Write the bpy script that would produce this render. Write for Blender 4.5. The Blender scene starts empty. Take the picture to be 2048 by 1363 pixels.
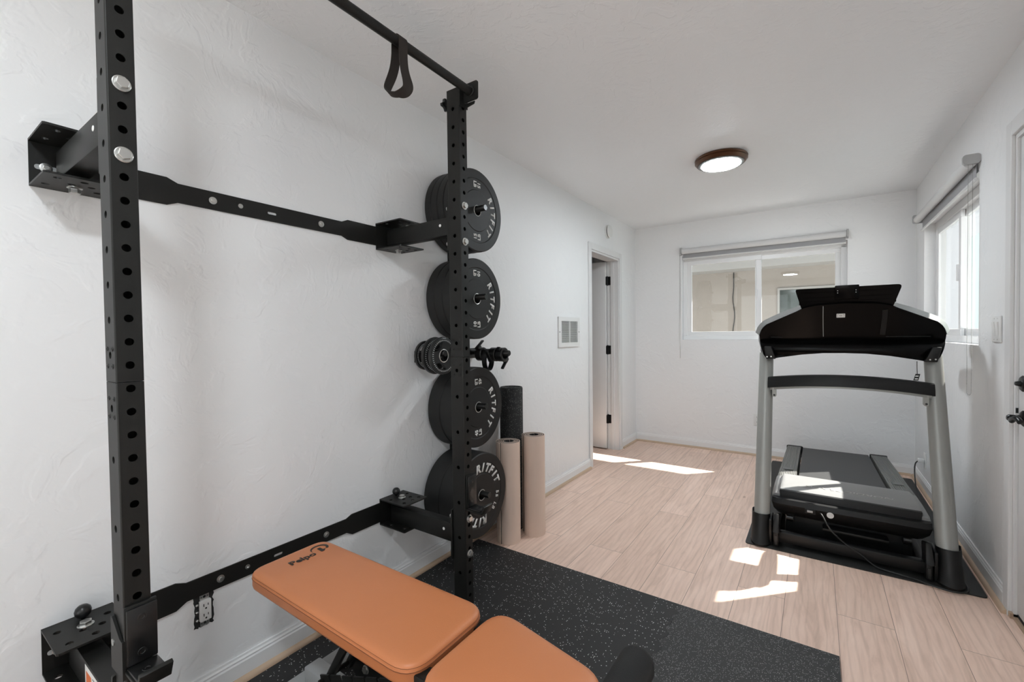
import bpy, bmesh, math, random
from math import sin, cos, pi, radians, floor, sqrt
from mathutils import Vector, Matrix

random.seed(7)
SC = bpy.context.scene
COL = SC.collection
V = Vector

# ------------------------------------------------------------------ materials
def nmat(name):
    m = bpy.data.materials.new(name)
    m.use_nodes = True
    nt = m.node_tree
    return m, nt, nt.nodes['Principled BSDF']

def setp(b, **k):
    for key, v in k.items():
        b.inputs[key.replace('_', ' ')].default_value = v

def mat(name, col, rough=.5, metal=0.0, spec=.5, bump=0.0, bscale=200.0, coat=0.0, var=0.0):
    m, nt, b = nmat(name)
    b.inputs['Base Color'].default_value = (*col, 1)
    b.inputs['Roughness'].default_value = rough
    b.inputs['Metallic'].default_value = metal
    b.inputs['Specular IOR Level'].default_value = spec
    b.inputs['Coat Weight'].default_value = coat
    if bump or var:
        tc = nt.nodes.new('ShaderNodeTexCoord')
        n = nt.nodes.new('ShaderNodeTexNoise')
        n.inputs['Scale'].default_value = bscale
        n.inputs['Detail'].default_value = 4
        nt.links.new(tc.outputs['Object'], n.inputs['Vector'])
        if bump:
            bp = nt.nodes.new('ShaderNodeBump')
            bp.inputs['Strength'].default_value = bump
            bp.inputs['Distance'].default_value = .002
            nt.links.new(n.outputs['Fac'], bp.inputs['Height'])
            nt.links.new(bp.outputs['Normal'], b.inputs['Normal'])
        if var:
            n2 = nt.nodes.new('ShaderNodeTexNoise')
            n2.inputs['Scale'].default_value = 7
            n2.inputs['Detail'].default_value = 5
            nt.links.new(tc.outputs['Object'], n2.inputs['Vector'])
            mx = nt.nodes.new('ShaderNodeMix'); mx.data_type = 'RGBA'
            mx.inputs['A'].default_value = (*[c * (1 - var) for c in col], 1)
            mx.inputs['B'].default_value = (*[min(1, c * (1 + var)) for c in col], 1)
            nt.links.new(n2.outputs['Fac'], mx.inputs['Factor'])
            nt.links.new(mx.outputs['Result'], b.inputs['Base Color'])
    return m

def wall_mat(name, col, rough, strength, scale):
    """painted plaster with a hand-trowelled skip texture"""
    m, nt, b = nmat(name)
    setp(b, Roughness=rough); b.inputs['Base Color'].default_value = (*col, 1)
    tc = nt.nodes.new('ShaderNodeTexCoord')
    warp = nt.nodes.new('ShaderNodeTexNoise'); warp.inputs['Scale'].default_value = 3.2
    warp.inputs['Detail'].default_value = 2
    add = nt.nodes.new('ShaderNodeVectorMath'); add.operation = 'MULTIPLY_ADD'
    add.inputs[1].default_value = (.35, .35, .35)
    n = nt.nodes.new('ShaderNodeTexNoise'); n.inputs['Scale'].default_value = scale
    n.inputs['Detail'].default_value = 3; n.inputs['Roughness'].default_value = .55
    r = nt.nodes.new('ShaderNodeValToRGB')
    r.color_ramp.elements[0].position = .50; r.color_ramp.elements[1].position = .60
    big = nt.nodes.new('ShaderNodeTexNoise'); big.inputs['Scale'].default_value = 2.0
    mul = nt.nodes.new('ShaderNodeMath'); mul.operation = 'MULTIPLY'
    fine = nt.nodes.new('ShaderNodeTexNoise'); fine.inputs['Scale'].default_value = scale * 5
    fine.inputs['Detail'].default_value = 2
    mad = nt.nodes.new('ShaderNodeMath'); mad.operation = 'MULTIPLY_ADD'; mad.inputs[1].default_value = .18
    bp = nt.nodes.new('ShaderNodeBump'); bp.inputs['Strength'].default_value = strength
    bp.inputs['Distance'].default_value = .004
    L = nt.links.new
    L(tc.outputs['Object'], warp.inputs['Vector'])
    L(warp.outputs['Color'], add.inputs[0]); L(tc.outputs['Object'], add.inputs[2])
    L(add.outputs['Vector'], n.inputs['Vector']); L(n.outputs['Fac'], r.inputs['Fac'])
    L(tc.outputs['Object'], big.inputs['Vector']); L(tc.outputs['Object'], fine.inputs['Vector'])
    L(r.outputs['Color'], mul.inputs[0]); L(big.outputs['Fac'], mul.inputs[1])
    L(fine.outputs['Fac'], mad.inputs[0]); L(mul.outputs['Value'], mad.inputs[2])
    L(mad.outputs['Value'], bp.inputs['Height']); L(bp.outputs['Normal'], b.inputs['Normal'])
    return m

def wood_floor_mat():
    m, nt, b = nmat('oak_planks')
    L = nt.links.new
    tc = nt.nodes.new('ShaderNodeTexCoord')
    sep = nt.nodes.new('ShaderNodeSeparateXYZ'); L(tc.outputs['Object'], sep.inputs[0])
    cmb = nt.nodes.new('ShaderNodeCombineXYZ')
    ax = nt.nodes.new('ShaderNodeMath'); ax.operation = 'ADD'; ax.inputs[1].default_value = .04
    ay = nt.nodes.new('ShaderNodeMath'); ay.operation = 'ADD'; ay.inputs[1].default_value = -1.217 + .196 * 10
    L(sep.outputs['Y'], ax.inputs[0]); L(sep.outputs['X'], ay.inputs[0])
    L(ax.outputs[0], cmb.inputs['X']); L(ay.outputs[0], cmb.inputs['Y'])
    br = nt.nodes.new('ShaderNodeTexBrick')
    br.offset = .41; br.offset_frequency = 2; br.squash = 1.0
    br.inputs['Color1'].default_value = (0, 0, 0, 1); br.inputs['Color2'].default_value = (1, 1, 1, 1)
    br.inputs['Mortar'].default_value = (.5, .5, .5, 1)
    br.inputs['Scale'].default_value = 1; br.inputs['Mortar Size'].default_value = .0011
    br.inputs['Mortar Smooth'].default_value = .2; br.inputs['Bias'].default_value = 0
    br.inputs['Brick Width'].default_value = 1.22; br.inputs['Row Height'].default_value = .196
    L(cmb.outputs[0], br.inputs['Vector'])
    # grain, shifted per plank
    off = nt.nodes.new('ShaderNodeVectorMath'); off.operation = 'MULTIPLY_ADD'
    off.inputs[1].default_value = (7, 13, 3)
    L(br.outputs['Color'], off.inputs[0]); L(tc.outputs['Object'], off.inputs[2])
    mp = nt.nodes.new('ShaderNodeMapping'); mp.inputs['Scale'].default_value = (14, 1.5, 1)
    L(off.outputs[0], mp.inputs['Vector'])
    g = nt.nodes.new('ShaderNodeTexNoise'); g.inputs['Scale'].default_value = 1.6
    g.inputs['Detail'].default_value = 8; g.inputs['Roughness'].default_value = .62
    g.inputs['Distortion'].default_value = 1.2
    L(mp.outputs[0], g.inputs['Vector'])
    mp2 = nt.nodes.new('ShaderNodeMapping'); mp2.inputs['Scale'].default_value = (5, .9, 1)
    L(off.outputs[0], mp2.inputs['Vector'])
    w = nt.nodes.new('ShaderNodeTexWave'); w.wave_type = 'BANDS'; w.bands_direction = 'X'
    w.inputs['Scale'].default_value = 2.2; w.inputs['Distortion'].default_value = 9
    w.inputs['Detail'].default_value = 3; w.inputs['Detail Scale'].default_value = .9
    L(mp2.outputs[0], w.inputs['Vector'])
    cr = nt.nodes.new('ShaderNodeValToRGB')
    e = cr.color_ramp.elements
    e[0].position = .25; e[0].color = (.66, .475, .375, 1)
    e[1].position = .68; e[1].color = (.90, .69, .575, 1)
    x = e.new(.48); x.color = (.82, .61, .50, 1)
    L(g.outputs['Fac'], cr.inputs['Fac'])
    wr = nt.nodes.new('ShaderNodeValToRGB')
    wr.color_ramp.elements[0].position = .0; wr.color_ramp.elements[0].color = (.84, .82, .80, 1)
    wr.color_ramp.elements[1].position = .35; wr.color_ramp.elements[1].color = (1, 1, 1, 1)
    L(w.outputs['Fac'], wr.inputs['Fac'])
    m1 = nt.nodes.new('ShaderNodeMix'); m1.data_type = 'RGBA'; m1.blend_type = 'MULTIPLY'
    m1.inputs['Factor'].default_value = .55
    L(cr.outputs['Color'], m1.inputs['A']); L(wr.outputs['Color'], m1.inputs['B'])
    # plank-to-plank tone
    tone = nt.nodes.new('ShaderNodeMix'); tone.data_type = 'RGBA'
    tone.inputs['A'].default_value = (.93, .90, .88, 1); tone.inputs['B'].default_value = (1.05, 1.04, 1.04, 1)
    L(br.outputs['Color'], tone.inputs['Factor'])
    m2 = nt.nodes.new('ShaderNodeMix'); m2.data_type = 'RGBA'; m2.blend_type = 'MULTIPLY'; m2.inputs['Factor'].default_value = 1
    L(m1.outputs['Result'], m2.inputs['A']); L(tone.outputs['Result'], m2.inputs['B'])
    # knots
    vo = nt.nodes.new('ShaderNodeTexVoronoi'); vo.inputs['Scale'].default_value = 1
    mp3 = nt.nodes.new('ShaderNodeMapping'); mp3.inputs['Scale'].default_value = (4.5, 1.8, 1)
    L(off.outputs[0], mp3.inputs['Vector']); L(mp3.outputs[0], vo.inputs['Vector'])
    kr = nt.nodes.new('ShaderNodeValToRGB')
    kr.color_ramp.elements[0].position = .02; kr.color_ramp.elements[0].color = (.55, .45, .40, 1)
    kr.color_ramp.elements[1].position = .06; kr.color_ramp.elements[1].color = (1, 1, 1, 1)
    L(vo.outputs['Distance'], kr.inputs['Fac'])
    m3 = nt.nodes.new('ShaderNodeMix'); m3.data_type = 'RGBA'; m3.blend_type = 'MULTIPLY'; m3.inputs['Factor'].default_value = .8
    L(m2.outputs['Result'], m3.inputs['A']); L(kr.outputs['Color'], m3.inputs['B'])
    # groove between planks
    m4 = nt.nodes.new('ShaderNodeMix'); m4.data_type = 'RGBA'
    m4.inputs['B'].default_value = (.16, .10, .07, 1)
    fm = nt.nodes.new('ShaderNodeMath'); fm.operation = 'MULTIPLY'; fm.inputs[1].default_value = .85
    L(br.outputs['Fac'], fm.inputs[0]); L(fm.outputs[0], m4.inputs['Factor'])
    L(m3.outputs['Result'], m4.inputs['A'])
    L(m4.outputs['Result'], b.inputs['Base Color'])
    setp(b, Roughness=.42)
    bp = nt.nodes.new('ShaderNodeBump'); bp.inputs['Strength'].default_value = .12; bp.inputs['Distance'].default_value = .001
    bp.invert = True
    L(br.outputs['Fac'], bp.inputs['Height']); L(bp.outputs['Normal'], b.inputs['Normal'])
    return m

def speckle_mat(name, base, fleck, scale, thr, keep, rough=.62):
    m, nt, b = nmat(name)
    L = nt.links.new
    tc = nt.nodes.new('ShaderNodeTexCoord')
    vo = nt.nodes.new('ShaderNodeTexVoronoi'); vo.inputs['Scale'].default_value = scale
    L(tc.outputs['Object'], vo.inputs['Vector'])
    lt = nt.nodes.new('ShaderNodeMath'); lt.operation = 'LESS_THAN'; lt.inputs[1].default_value = thr
    L(vo.outputs['Distance'], lt.inputs[0])
    sp = nt.nodes.new('ShaderNodeSeparateColor'); L(vo.outputs['Color'], sp.inputs[0])
    gt = nt.nodes.new('ShaderNodeMath'); gt.operation = 'GREATER_THAN'; gt.inputs[1].default_value = 1 - keep
    L(sp.outputs[0], gt.inputs[0])
    mu = nt.nodes.new('ShaderNodeMath'); mu.operation = 'MULTIPLY'
    L(lt.outputs[0], mu.inputs[0]); L(gt.outputs[0], mu.inputs[1])
    mx = nt.nodes.new('ShaderNodeMix'); mx.data_type = 'RGBA'
    mx.inputs['A'].default_value = (*base, 1); mx.inputs['B'].default_value = (*fleck, 1)
    L(mu.outputs[0], mx.inputs['Factor']); L(mx.outputs['Result'], b.inputs['Base Color'])
    setp(b, Roughness=rough)
    n = nt.nodes.new('ShaderNodeTexNoise'); n.inputs['Scale'].default_value = 350
    bp = nt.nodes.new('ShaderNodeBump'); bp.inputs['Strength'].default_value = .35; bp.inputs['Distance'].default_value = .001
    L(tc.outputs['Object'], n.inputs['Vector']); L(n.outputs['Fac'], bp.inputs['Height']); L(bp.outputs['Normal'], b.inputs['Normal'])
    return m

def glass_mat():
    m = bpy.data.materials.new('window_glass'); m.use_nodes = True
    nt = m.node_tree; nt.nodes.clear()
    o = nt.nodes.new('ShaderNodeOutputMaterial'); mx = nt.nodes.new('ShaderNodeMixShader')
    t = nt.nodes.new('ShaderNodeBsdfTransparent'); g = nt.nodes.new('ShaderNodeBsdfGlossy')
    g.inputs['Roughness'].default_value = .0; t.inputs['Color'].default_value = (.985, .992, .99, 1)
    lw = nt.nodes.new('ShaderNodeLayerWeight')
    pw = nt.nodes.new('ShaderNodeMath'); pw.operation = 'POWER'; pw.inputs[1].default_value = 5
    fr = nt.nodes.new('ShaderNodeMath'); fr.operation = 'MULTIPLY_ADD'; fr.inputs[1].default_value = .96; fr.inputs[2].default_value = .04
    nt.links.new(lw.outputs['Facing'], pw.inputs[0]); nt.links.new(pw.outputs[0], fr.inputs[0])
    nt.links.new(fr.outputs[0], mx.inputs[0]); nt.links.new(t.outputs[0], mx.inputs[1])
    nt.links.new(g.outputs[0], mx.inputs[2]); nt.links.new(mx.outputs[0], o.inputs['Surface'])
    return m

def emit_mat(name, col, strength):
    m, nt, b = nmat(name)
    b.inputs['Base Color'].default_value = (.9, .9, .9, 1)
    b.inputs['Emission Color'].default_value = (*col, 1)
    b.inputs['Emission Strength'].default_value = strength
    return m

WALLC = (.84, .845, .85)
M = dict(
    wall=wall_mat('white_wall_paint', WALLC, .40, .42, 12),
    ceil=wall_mat('white_ceiling_paint', (.885, .90, .915), .40, .34, 22),
    trim=mat('white_gloss_trim', (.82, .82, .82), .32, bump=.05, bscale=40),
    dtrim=mat('white_door_paint', (.74, .74, .74), .4, bump=.03, bscale=60),
    floor=wood_floor_mat(),
    qround=mat('oak_moulding', (.56, .41, .29), .5, var=.12),
    steel=mat('black_powder_coat', (.0085, .0083, .0072), .46, spec=.36, bump=.06, bscale=420),
    steel2=mat('black_satin_plastic', (.008, .008, .008), .3, bump=.03, bscale=300),
    zinc=mat('zinc_plated_steel', (.62, .62, .60), .28, metal=1.0, bump=.05, bscale=90),
    dark=mat('dark_cavity', (.01, .01, .01), .8, bump=.05),
    rubber=mat('black_bumper_rubber', (.012, .012, .0115), .55, spec=.4, bump=.10, bscale=260),
    rubber2=mat('black_hub_rubber', (.012, .012, .0115), .48, bump=.06, bscale=260),
    letter=mat('white_paint_lettering', (.82, .82, .80), .5, bump=.03),
    hubring=mat('steel_hub_ring', (.55, .55, .53), .3, metal=1.0, bump=.03),
    iron=mat('black_enamel_iron', (.012, .012, .012), .3, bump=.08, bscale=120),
    leather=mat('tan_leatherette', (.60, .212, .082), .42, bump=.16, bscale=330, var=.03),
    stitch=mat('brown_thread', (.22, .075, .03), .6, bump=.1),
    logo=mat('dark_print', (.03, .022, .015), .55, bump=.03),
    grey=mat('grey_powder_coat', (.36, .37, .37), .4, bump=.04, bscale=300),
    foamgrip=mat('black_foam', (.011, .011, .011), .8, bump=.3, bscale=500),
    tile=speckle_mat('black_rubber_white_fleck', (.014, .014, .014), (.62, .62, .60), 125, .24, .30),
    tile2=speckle_mat('charcoal_rubber_fine_fleck', (.030, .030, .030), (.34, .34, .33), 230, .30, .40, .66),
    roller=speckle_mat('black_foam_light_fleck', (.010, .010, .010), (.40, .40, .39), 270, .26, .22, .75),
    yoga=mat('beige_yoga_mat', (.74, .575, .475), .7, bump=.12, bscale=260, var=.03),
    yogain=mat('black_yoga_mat_back', (.015, .015, .015), .8, bump=.1),
    silver=mat('silver_grey_paint', (.335, .34, .32), .36, metal=.25, bump=.02, bscale=400),
    tmblack=mat('treadmill_black_plastic', (.002, .002, .002), .24, spec=.13, bump=.03, bscale=500),
    tmsoft=mat('treadmill_matte_black', (.008, .008, .008), .45, spec=.35, bump=.06, bscale=350),
    tmcover=mat('treadmill_shoulder_grey', (.105, .105, .10), .4, bump=.04, bscale=300),
    tmhood=mat('treadmill_hood_grey', (.27, .27, .268), .38, bump=.04, bscale=300),
    belt=mat('treadmill_belt_black', (.024, .024, .024), .5, bump=.10, bscale=700),
    railtop=None,
    eqmat=mat('black_vinyl_mat', (.014, .014, .013), .55, bump=.25, bscale=160),
    sticker=mat('white_sticker', (.8, .8, .78), .5, bump=.02),
    orange=mat('orange_print', (.7, .17, .05), .5, bump=.02),
    vinyl=mat('white_vinyl_frame', (.84, .845, .85), .3, bump=.02, bscale=60),
    shade=mat('grey_shade_fabric', (.36, .36, .37), .8, bump=.2, bscale=600),
    shaderoll=mat('white_shade_roll', (.66, .66, .66), .6, bump=.1, bscale=500),
    shadecap=mat('grey_shade_bracket', (.42, .42, .42), .45, bump=.02),
    chain=mat('steel_bead_chain', (.35, .35, .34), .3, metal=1.0, bump=.02),
    plastic=mat('white_plastic', (.76, .76, .75), .35, bump=.02),
    ventgrey=mat('grey_duct', (.20, .20, .19), .7, bump=.02),
    slots=mat('dark_slot', (.02, .02, .02), .7, bump=.02),
    bronze=mat('brown_bronze_lamp_rim', (.10, .042, .018), .3, metal=.5, bump=.05, bscale=80),
    lamprim=mat('lamp_inner_rim', (.13, .13, .125), .45, bump=.02),
    rimgrey=mat('pale_grey_diffuser_rim', (.55, .55, .53), .4, bump=.02),
    lens=emit_mat('lamp_diffuser', (.90, .975, 1.03), 92.0),
    glass=glass_mat(),
    blackhw=mat('black_door_hardware', (.010, .010, .010), .28, metal=.3, bump=.04),
    stucco=mat('beige_stucco', (.275, .25, .226), .9, bump=.8, bscale=26, var=.06),
    soffit=mat('pale_soffit_paint', (.30, .295, .285), .7, bump=.1),
    roof=mat('roof_shingle', (.16, .14, .13), .9, bump=.5, bscale=30, var=.2),
    nglass=mat('dark_window_glass', (.05, .065, .06), .08, bump=.02, bscale=5),
    green=mat('pale_green_backdrop', (.60, .80, .76), .8, bump=.2, bscale=20, var=.05),
    ground=mat('concrete_yard', (.78, .78, .77), .9, bump=.4, bscale=25, var=.1),
    strap=mat('black_webbing', (.020, .014, .011), .75, bump=.5, bscale=900, var=.35),
    oakd=mat('oak_threshold', (.42, .30, .21), .5, var=.1),
    cord=mat('black_cable', (.010, .010, .010), .45, bump=.05),
)
def rail_mat():
    m, nt, b = nmat('ribbed_foot_rail')
    b.inputs['Base Color'].default_value = (.135, .135, .125, 1); setp(b, Roughness=.45)
    tc = nt.nodes.new('ShaderNodeTexCoord'); w = nt.nodes.new('ShaderNodeTexWave'); w.bands_direction = 'X'
    w.inputs['Scale'].default_value = 32
    bp = nt.nodes.new('ShaderNodeBump'); bp.inputs['Strength'].default_value = .9; bp.inputs['Distance'].default_value = .004
    nt.links.new(tc.outputs['Object'], w.inputs['Vector']); nt.links.new(w.outputs['Fac'], bp.inputs['Height'])
    nt.links.new(bp.outputs['Normal'], b.inputs['Normal'])
    return m
M['railtop'] = rail_mat()

# ------------------------------------------------------------------ mesh helpers
def frame(axis):
    a = V(axis).normalized()
    h = V((0, 0, 1)) if abs(a.z) < .9 else V((1, 0, 0))
    u = h.cross(a).normalized()
    return u, a.cross(u), a

class MB:
    def __init__(s):
        s.bm = bmesh.new()
    def merge(s, o):
        me = bpy.data.meshes.new('t'); o.to_mesh(me); o.free()
        s.bm.from_mesh(me); bpy.data.meshes.remove(me)
    def box(s, lo, hi, bev=0.0, seg=2, rot=None):
        b = bmesh.new()
        bmesh.ops.create_cube(b, size=1)
        lo, hi = V(lo), V(hi)
        c, d = (lo + hi) / 2, hi - lo
        for v in b.verts:
            v.co = V((v.co.x * d.x, v.co.y * d.y, v.co.z * d.z))
        if bev:
            bmesh.ops.bevel(b, geom=b.edges[:], offset=min(bev, min(abs(q) for q in d) * .49), segments=seg, affect='EDGES', profile=.5)
        for v in b.verts:
            if rot is not None:
                v.co = rot @ v.co
            v.co += c
        s.merge(b); return s
    def hexa(s, p, bev=0.0):
        """box from 8 corners: bottom 4 (ccw) then top 4"""
        b = bmesh.new()
        vs = [b.verts.new(q) for q in p]
        for f in ((3, 2, 1, 0), (4, 5, 6, 7), (0, 1, 5, 4), (1, 2, 6, 5), (2, 3, 7, 6), (3, 0, 4, 7)):
            b.faces.new([vs[i] for i in f])
        bmesh.ops.recalc_face_normals(b, faces=b.faces)
        if bev:
            bmesh.ops.bevel(b, geom=b.edges[:], offset=bev, segments=2, affect='EDGES', profile=.5)
        s.merge(b); return s
    def ring(s, pts):
        return [s.bm.verts.new(p) for p in pts]
    def bridge(s, a, b, closed=True):
        n = len(a)
        for i in range(n if closed else n - 1):
            j = (i + 1) % n
            try: s.bm.faces.new((a[i], a[j], b[j], b[i]))
            except ValueError: pass
    def loft(s, rings, cap0=True, cap1=True):
        rs = [s.ring(r) for r in rings]
        for a, b in zip(rs, rs[1:]): s.bridge(a, b)
        if cap0: s.bm.faces.new(list(reversed(rs[0])))
        if cap1: s.bm.faces.new(rs[-1])
        return s
    def cyl(s, p0, p1, r, r2=None, seg=24):
        u, v, a = frame(V(p1) - V(p0))
        r2 = r if r2 is None else r2
        mk = lambda p, q: [V(p) + (u * cos(2 * pi * i / seg) + v * sin(2 * pi * i / seg)) * q for i in range(seg)]
        return s.loft([mk(p0, r), mk(p1, r2)])
    def lathe(s, org, axis, prof, seg=48, cap=True):
        """prof: (distance along axis, radius)"""
        u, v, a = frame(axis); org = V(org)
        rs = [[org + a * d + (u * cos(2 * pi * i / seg) + v * sin(2 * pi * i / seg)) * max(r, 1e-5) for i in range(seg)] for d, r in prof]
        return s.loft(rs, cap, cap)
    def torus(s, org, axis, R, r, seg=40, sub=8):
        u, v, a = frame(axis); org = V(org)
        rs = []
        for i in range(seg):
            t = 2 * pi * i / seg; d = u * cos(t) + v * sin(t)
            rs.append(s.ring([org + d * (R + r * cos(2 * pi * k / sub)) + a * r * sin(2 * pi * k / sub) for k in range(sub)]))
        for i in range(seg): s.bridge(rs[i], rs[(i + 1) % seg])
        return s
    def tube(s, pts, r, seg=10, ry=None, closed=False, side=None):
        """sweep an ellipse (r across 'side', ry across the other) along points"""
        pts = [V(p) for p in pts]; n = len(pts); ry = ry or r
        rs = []; pu = None
        for i, p in enumerate(pts):
            if closed: t = pts[(i + 1) % n] - pts[i - 1]
            else: t = pts[min(i + 1, n - 1)] - pts[max(i - 1, 0)]
            t.normalize()
            if side is not None:
                u = (V(side) - t * V(side).dot(t)).normalized()
            elif pu is None: u = frame(t)[0]
            else: u = (pu - t * pu.dot(t)).normalized()
            pu = u; w = t.cross(u)
            rs.append(s.ring([p + u * r * cos(2 * pi * k / seg) + w * ry * sin(2 * pi * k / seg) for k in range(seg)]))
        for a, b in zip(rs, rs[1:]): s.bridge(a, b)
        if closed: s.bridge(rs[-1], rs[0])
        else:
            s.bm.faces.new(list(reversed(rs[0]))); s.bm.faces.new(rs[-1])
        return s
    def band(s, pts, wid, thick, wdirs):
        """flat strap along pts; wdirs: width direction(s)"""
        pts = [V(p) for p in pts]; n = len(pts); rs = []
        for i, p in enumerate(pts):
            t = (pts[min(i + 1, n - 1)] - pts[max(i - 1, 0)]).normalized()
            w = V(wdirs[i] if isinstance(wdirs, list) else wdirs); w = (w - t * w.dot(t)).normalized(); nn = t.cross(w)
            a, b = w * wid / 2, nn * thick / 2
            rs.append(s.ring([p - a - b, p + a - b, p + a + b, p - a + b]))
        for a, b in zip(rs, rs[1:]): s.bridge(a, b)
        s.bm.faces.new(list(reversed(rs[0]))); s.bm.faces.new(rs[-1])
        return s
    def plate(s, outline, holes, org, U, W, thick, N=None):
        """flat plate with holes: outline and holes are lists of (u, w); thickness along N"""
        U, W = V(U), V(W); N = V(N) if N is not None else U.cross(W); org = V(org)
        b = bmesh.new(); es = []
        for lp in [outline] + list(holes):
            vs = [b.verts.new((q[0], q[1], 0)) for q in lp]
            for i in range(len(vs)): es.append(b.edges.new((vs[i], vs[(i + 1) % len(vs)])))
        bmesh.ops.triangle_fill(b, use_beauty=True, use_dissolve=False, edges=es)
        r = bmesh.ops.extrude_face_region(b, geom=b.faces[:])
        for v in r['geom']:
            if isinstance(v, bmesh.types.BMVert): v.co.z = 1
        for v in b.verts:
            v.co = org + U * v.co.x + W * v.co.y + N * (v.co.z * thick)
        bmesh.ops.recalc_face_normals(b, faces=b.faces)
        s.merge(b); return s
    def prism(s, poly, p0, d, U, W):
        """extrude a polygon (u, w) from p0 along d"""
        U, W, p0, d = V(U), V(W), V(p0), V(d)
        a = [p0 + U * q[0] + W * q[1] for q in poly]
        return s.loft([a, [q + d for q in a]])
    def bolt(s, p, axis, r=.0125, h=.009, washer=True):
        p = V(p); a = V(axis).normalized(); u, v, _ = frame(a)
        if washer: s.lathe(p, a, [(0, r * 1.32), (r * .14, r * 1.32), (r * .22, r * 1.2)], 28)
        k = [(u * cos(pi * i / 3 + .3) + v * sin(pi * i / 3 + .3)) for i in range(6)]
        s.loft([[p + a * r * .2 + q * r for q in k], [p + a * h * .93 + q * r for q in k], [p + a * h + q * r * .90 for q in k]])
        return s
    def build(s, name, m, parent=None, smooth=35, org=None):
        if m == 'zinc' and smooth == 35: smooth = 22
        bmesh.ops.recalc_face_normals(s.bm, faces=s.bm.faces[:])
        o_ = V(org) if org is not None else V((0, 0, 0))
        if parent is not None and parent.parent is None:
            o_ = V(parent.location) if parent.type == 'EMPTY' else V(parent['_o'])
            loc = V((0, 0, 0))
        elif parent is not None:
            o_ = V(parent['_o']); loc = V((0, 0, 0))
        else: loc = o_
        for v in s.bm.verts: v.co -= o_
        me = bpy.data.meshes.new(name); s.bm.to_mesh(me); s.bm.free()
        me.materials.append(m if not isinstance(m, str) else M[m])
        if smooth:
            me.shade_smooth(); me.set_sharp_from_angle(angle=radians(smooth))
        o = bpy.data.objects.new(name, me); COL.objects.link(o)
        o.location = loc; o['_o'] = list(o_)
        if parent is not None: o.parent = parent
        return o

def tag(o, label, cat, group=None):
    o['label'] = label; o['category'] = cat
    if group: o['group'] = group
    return o

def thing(name, loc, label, cat, group=None):
    o = bpy.data.objects.new(name, None); COL.objects.link(o)
    o.location = loc; o.empty_display_size = .05; o['_o'] = list(loc)
    return tag(o, label, cat, group)

def struct(o, label=None):
    o['kind'] = 'structure'
    if label: o['label'] = label
    return o

def circ(cx, cy, r, n=16, ry=None):
    ry = ry or r
    return [(cx + r * cos(2 * pi * i / n), cy + ry * sin(2 * pi * i / n)) for i in range(n)]

def rrect(x0, y0, x1, y1, r, n=5):
    pts = []
    for cx, cy, a in ((x1 - r, y1 - r, 0), (x0 + r, y1 - r, 90), (x0 + r, y0 + r, 180), (x1 - r, y0 + r, 270)):
        for k in range(n + 1):
            t = radians(a + 90 * k / n); pts.append((cx + r * cos(t), cy + r * sin(t)))
    return pts

FONT = None
def text_into(mb, txt, size, org, U, W, thick=.0006, bold=.0, shear=0.0, align='CENTER', sx=1.0):
    """lettering lying in the plane (U right, W up), proud of it by thick"""
    cu = bpy.data.curves.new('t', 'FONT'); cu.body = txt; cu.size = size
    cu.align_x = align; cu.align_y = 'CENTER'; cu.offset = bold * size; cu.shear = shear
    cu.resolution_u = 4
    ob = bpy.data.objects.new('t', cu)
    me = bpy.data.meshes.new_from_object(ob)
    U, W = V(U).normalized(), V(W).normalized(); N = U.cross(W); org = V(org)
    b = bmesh.new(); b.from_mesh(me)
    bmesh.ops.remove_doubles(b, verts=b.verts, dist=1e-6)
    if b.faces:
        r = bmesh.ops.extrude_face_region(b, geom=b.faces[:])
        ext = [v for v in r['geom'] if isinstance(v, bmesh.types.BMVert)]
        for v in b.verts: v.co.z = 0
        for v in ext: v.co.z = 1
        for v in b.verts: v.co = org + U * v.co.x * sx + W * v.co.y + N * (v.co.z * thick)
    mb.merge(b)
    bpy.data.meshes.remove(me); bpy.data.objects.remove(ob); bpy.data.curves.remove(cu)

def dup(root, loc, label=None, group=None):
    """copy a thing with its parts and sub-parts"""
    def rec(o, parent):
        c = o.copy(); COL.objects.link(c); c.parent = parent
        for ch in list(o.children): rec(ch, c)
        return c
    r = rec(root, None); r.location = loc
    if label: r['label'] = label
    if group: r['group'] = group
    return r

# ------------------------------------------------------------------ room
W, L, H, YN = 2.431, 5.056, 2.44, -1.7
T = .12
DY0, DY1, DZ = 3.82, 4.53, 2.03           # inside door opening in the left wall
FX0, FX1, FZ0, FZ1 = .52, 1.965, 1.165, 2.075   # far window opening
RY0, RY1, RZ0, RZ1 = 3.30, 4.72, 1.165, 2.075   # right window opening
EY0, EY1, EZ = 1.87, 2.79, 2.075          # outside door in the right wall
NX0, NX1, NZ0, NZ1 = .15, 2.3, .12, 2.2      # opening added in the wall behind the camera to let in light

struct(MB().box((-1.6, YN - .2, -.1), (W + .3, L + .3, 0)).build('floor', 'floor', smooth=0), 'pale oak plank floor')
struct(MB().box((-.12, YN, H), (W + T, L + T, H + .1)).build('ceiling', 'ceil', smooth=0), 'white textured ceiling')
b = MB()
b.box((-T, YN, 0), (0, DY0, H)); b.box((-T, DY1, 0), (0, L + T, H)); b.box((-T, DY0, DZ), (0, DY1, H))
struct(b.build('wall_left', 'wall', smooth=0), 'white trowelled wall carrying the rack')
b = MB()
b.box((0, L, 0), (FX0, L + T, H)); b.box((FX1, L, 0), (W, L + T, H)); b.box((FX0, L, 0), (FX1, L + T, FZ0)); b.box((FX0, L, FZ1), (FX1, L + T, H))
struct(b.build('wall_far', 'wall', smooth=0), 'white far wall with a sliding window')
b = MB()
b.box((W, YN, 0), (W + T, EY0, H)); b.box((W, EY1, 0), (W + T, RY0, H)); b.box((W, RY1, 0), (W + T, L + T, H))
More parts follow.
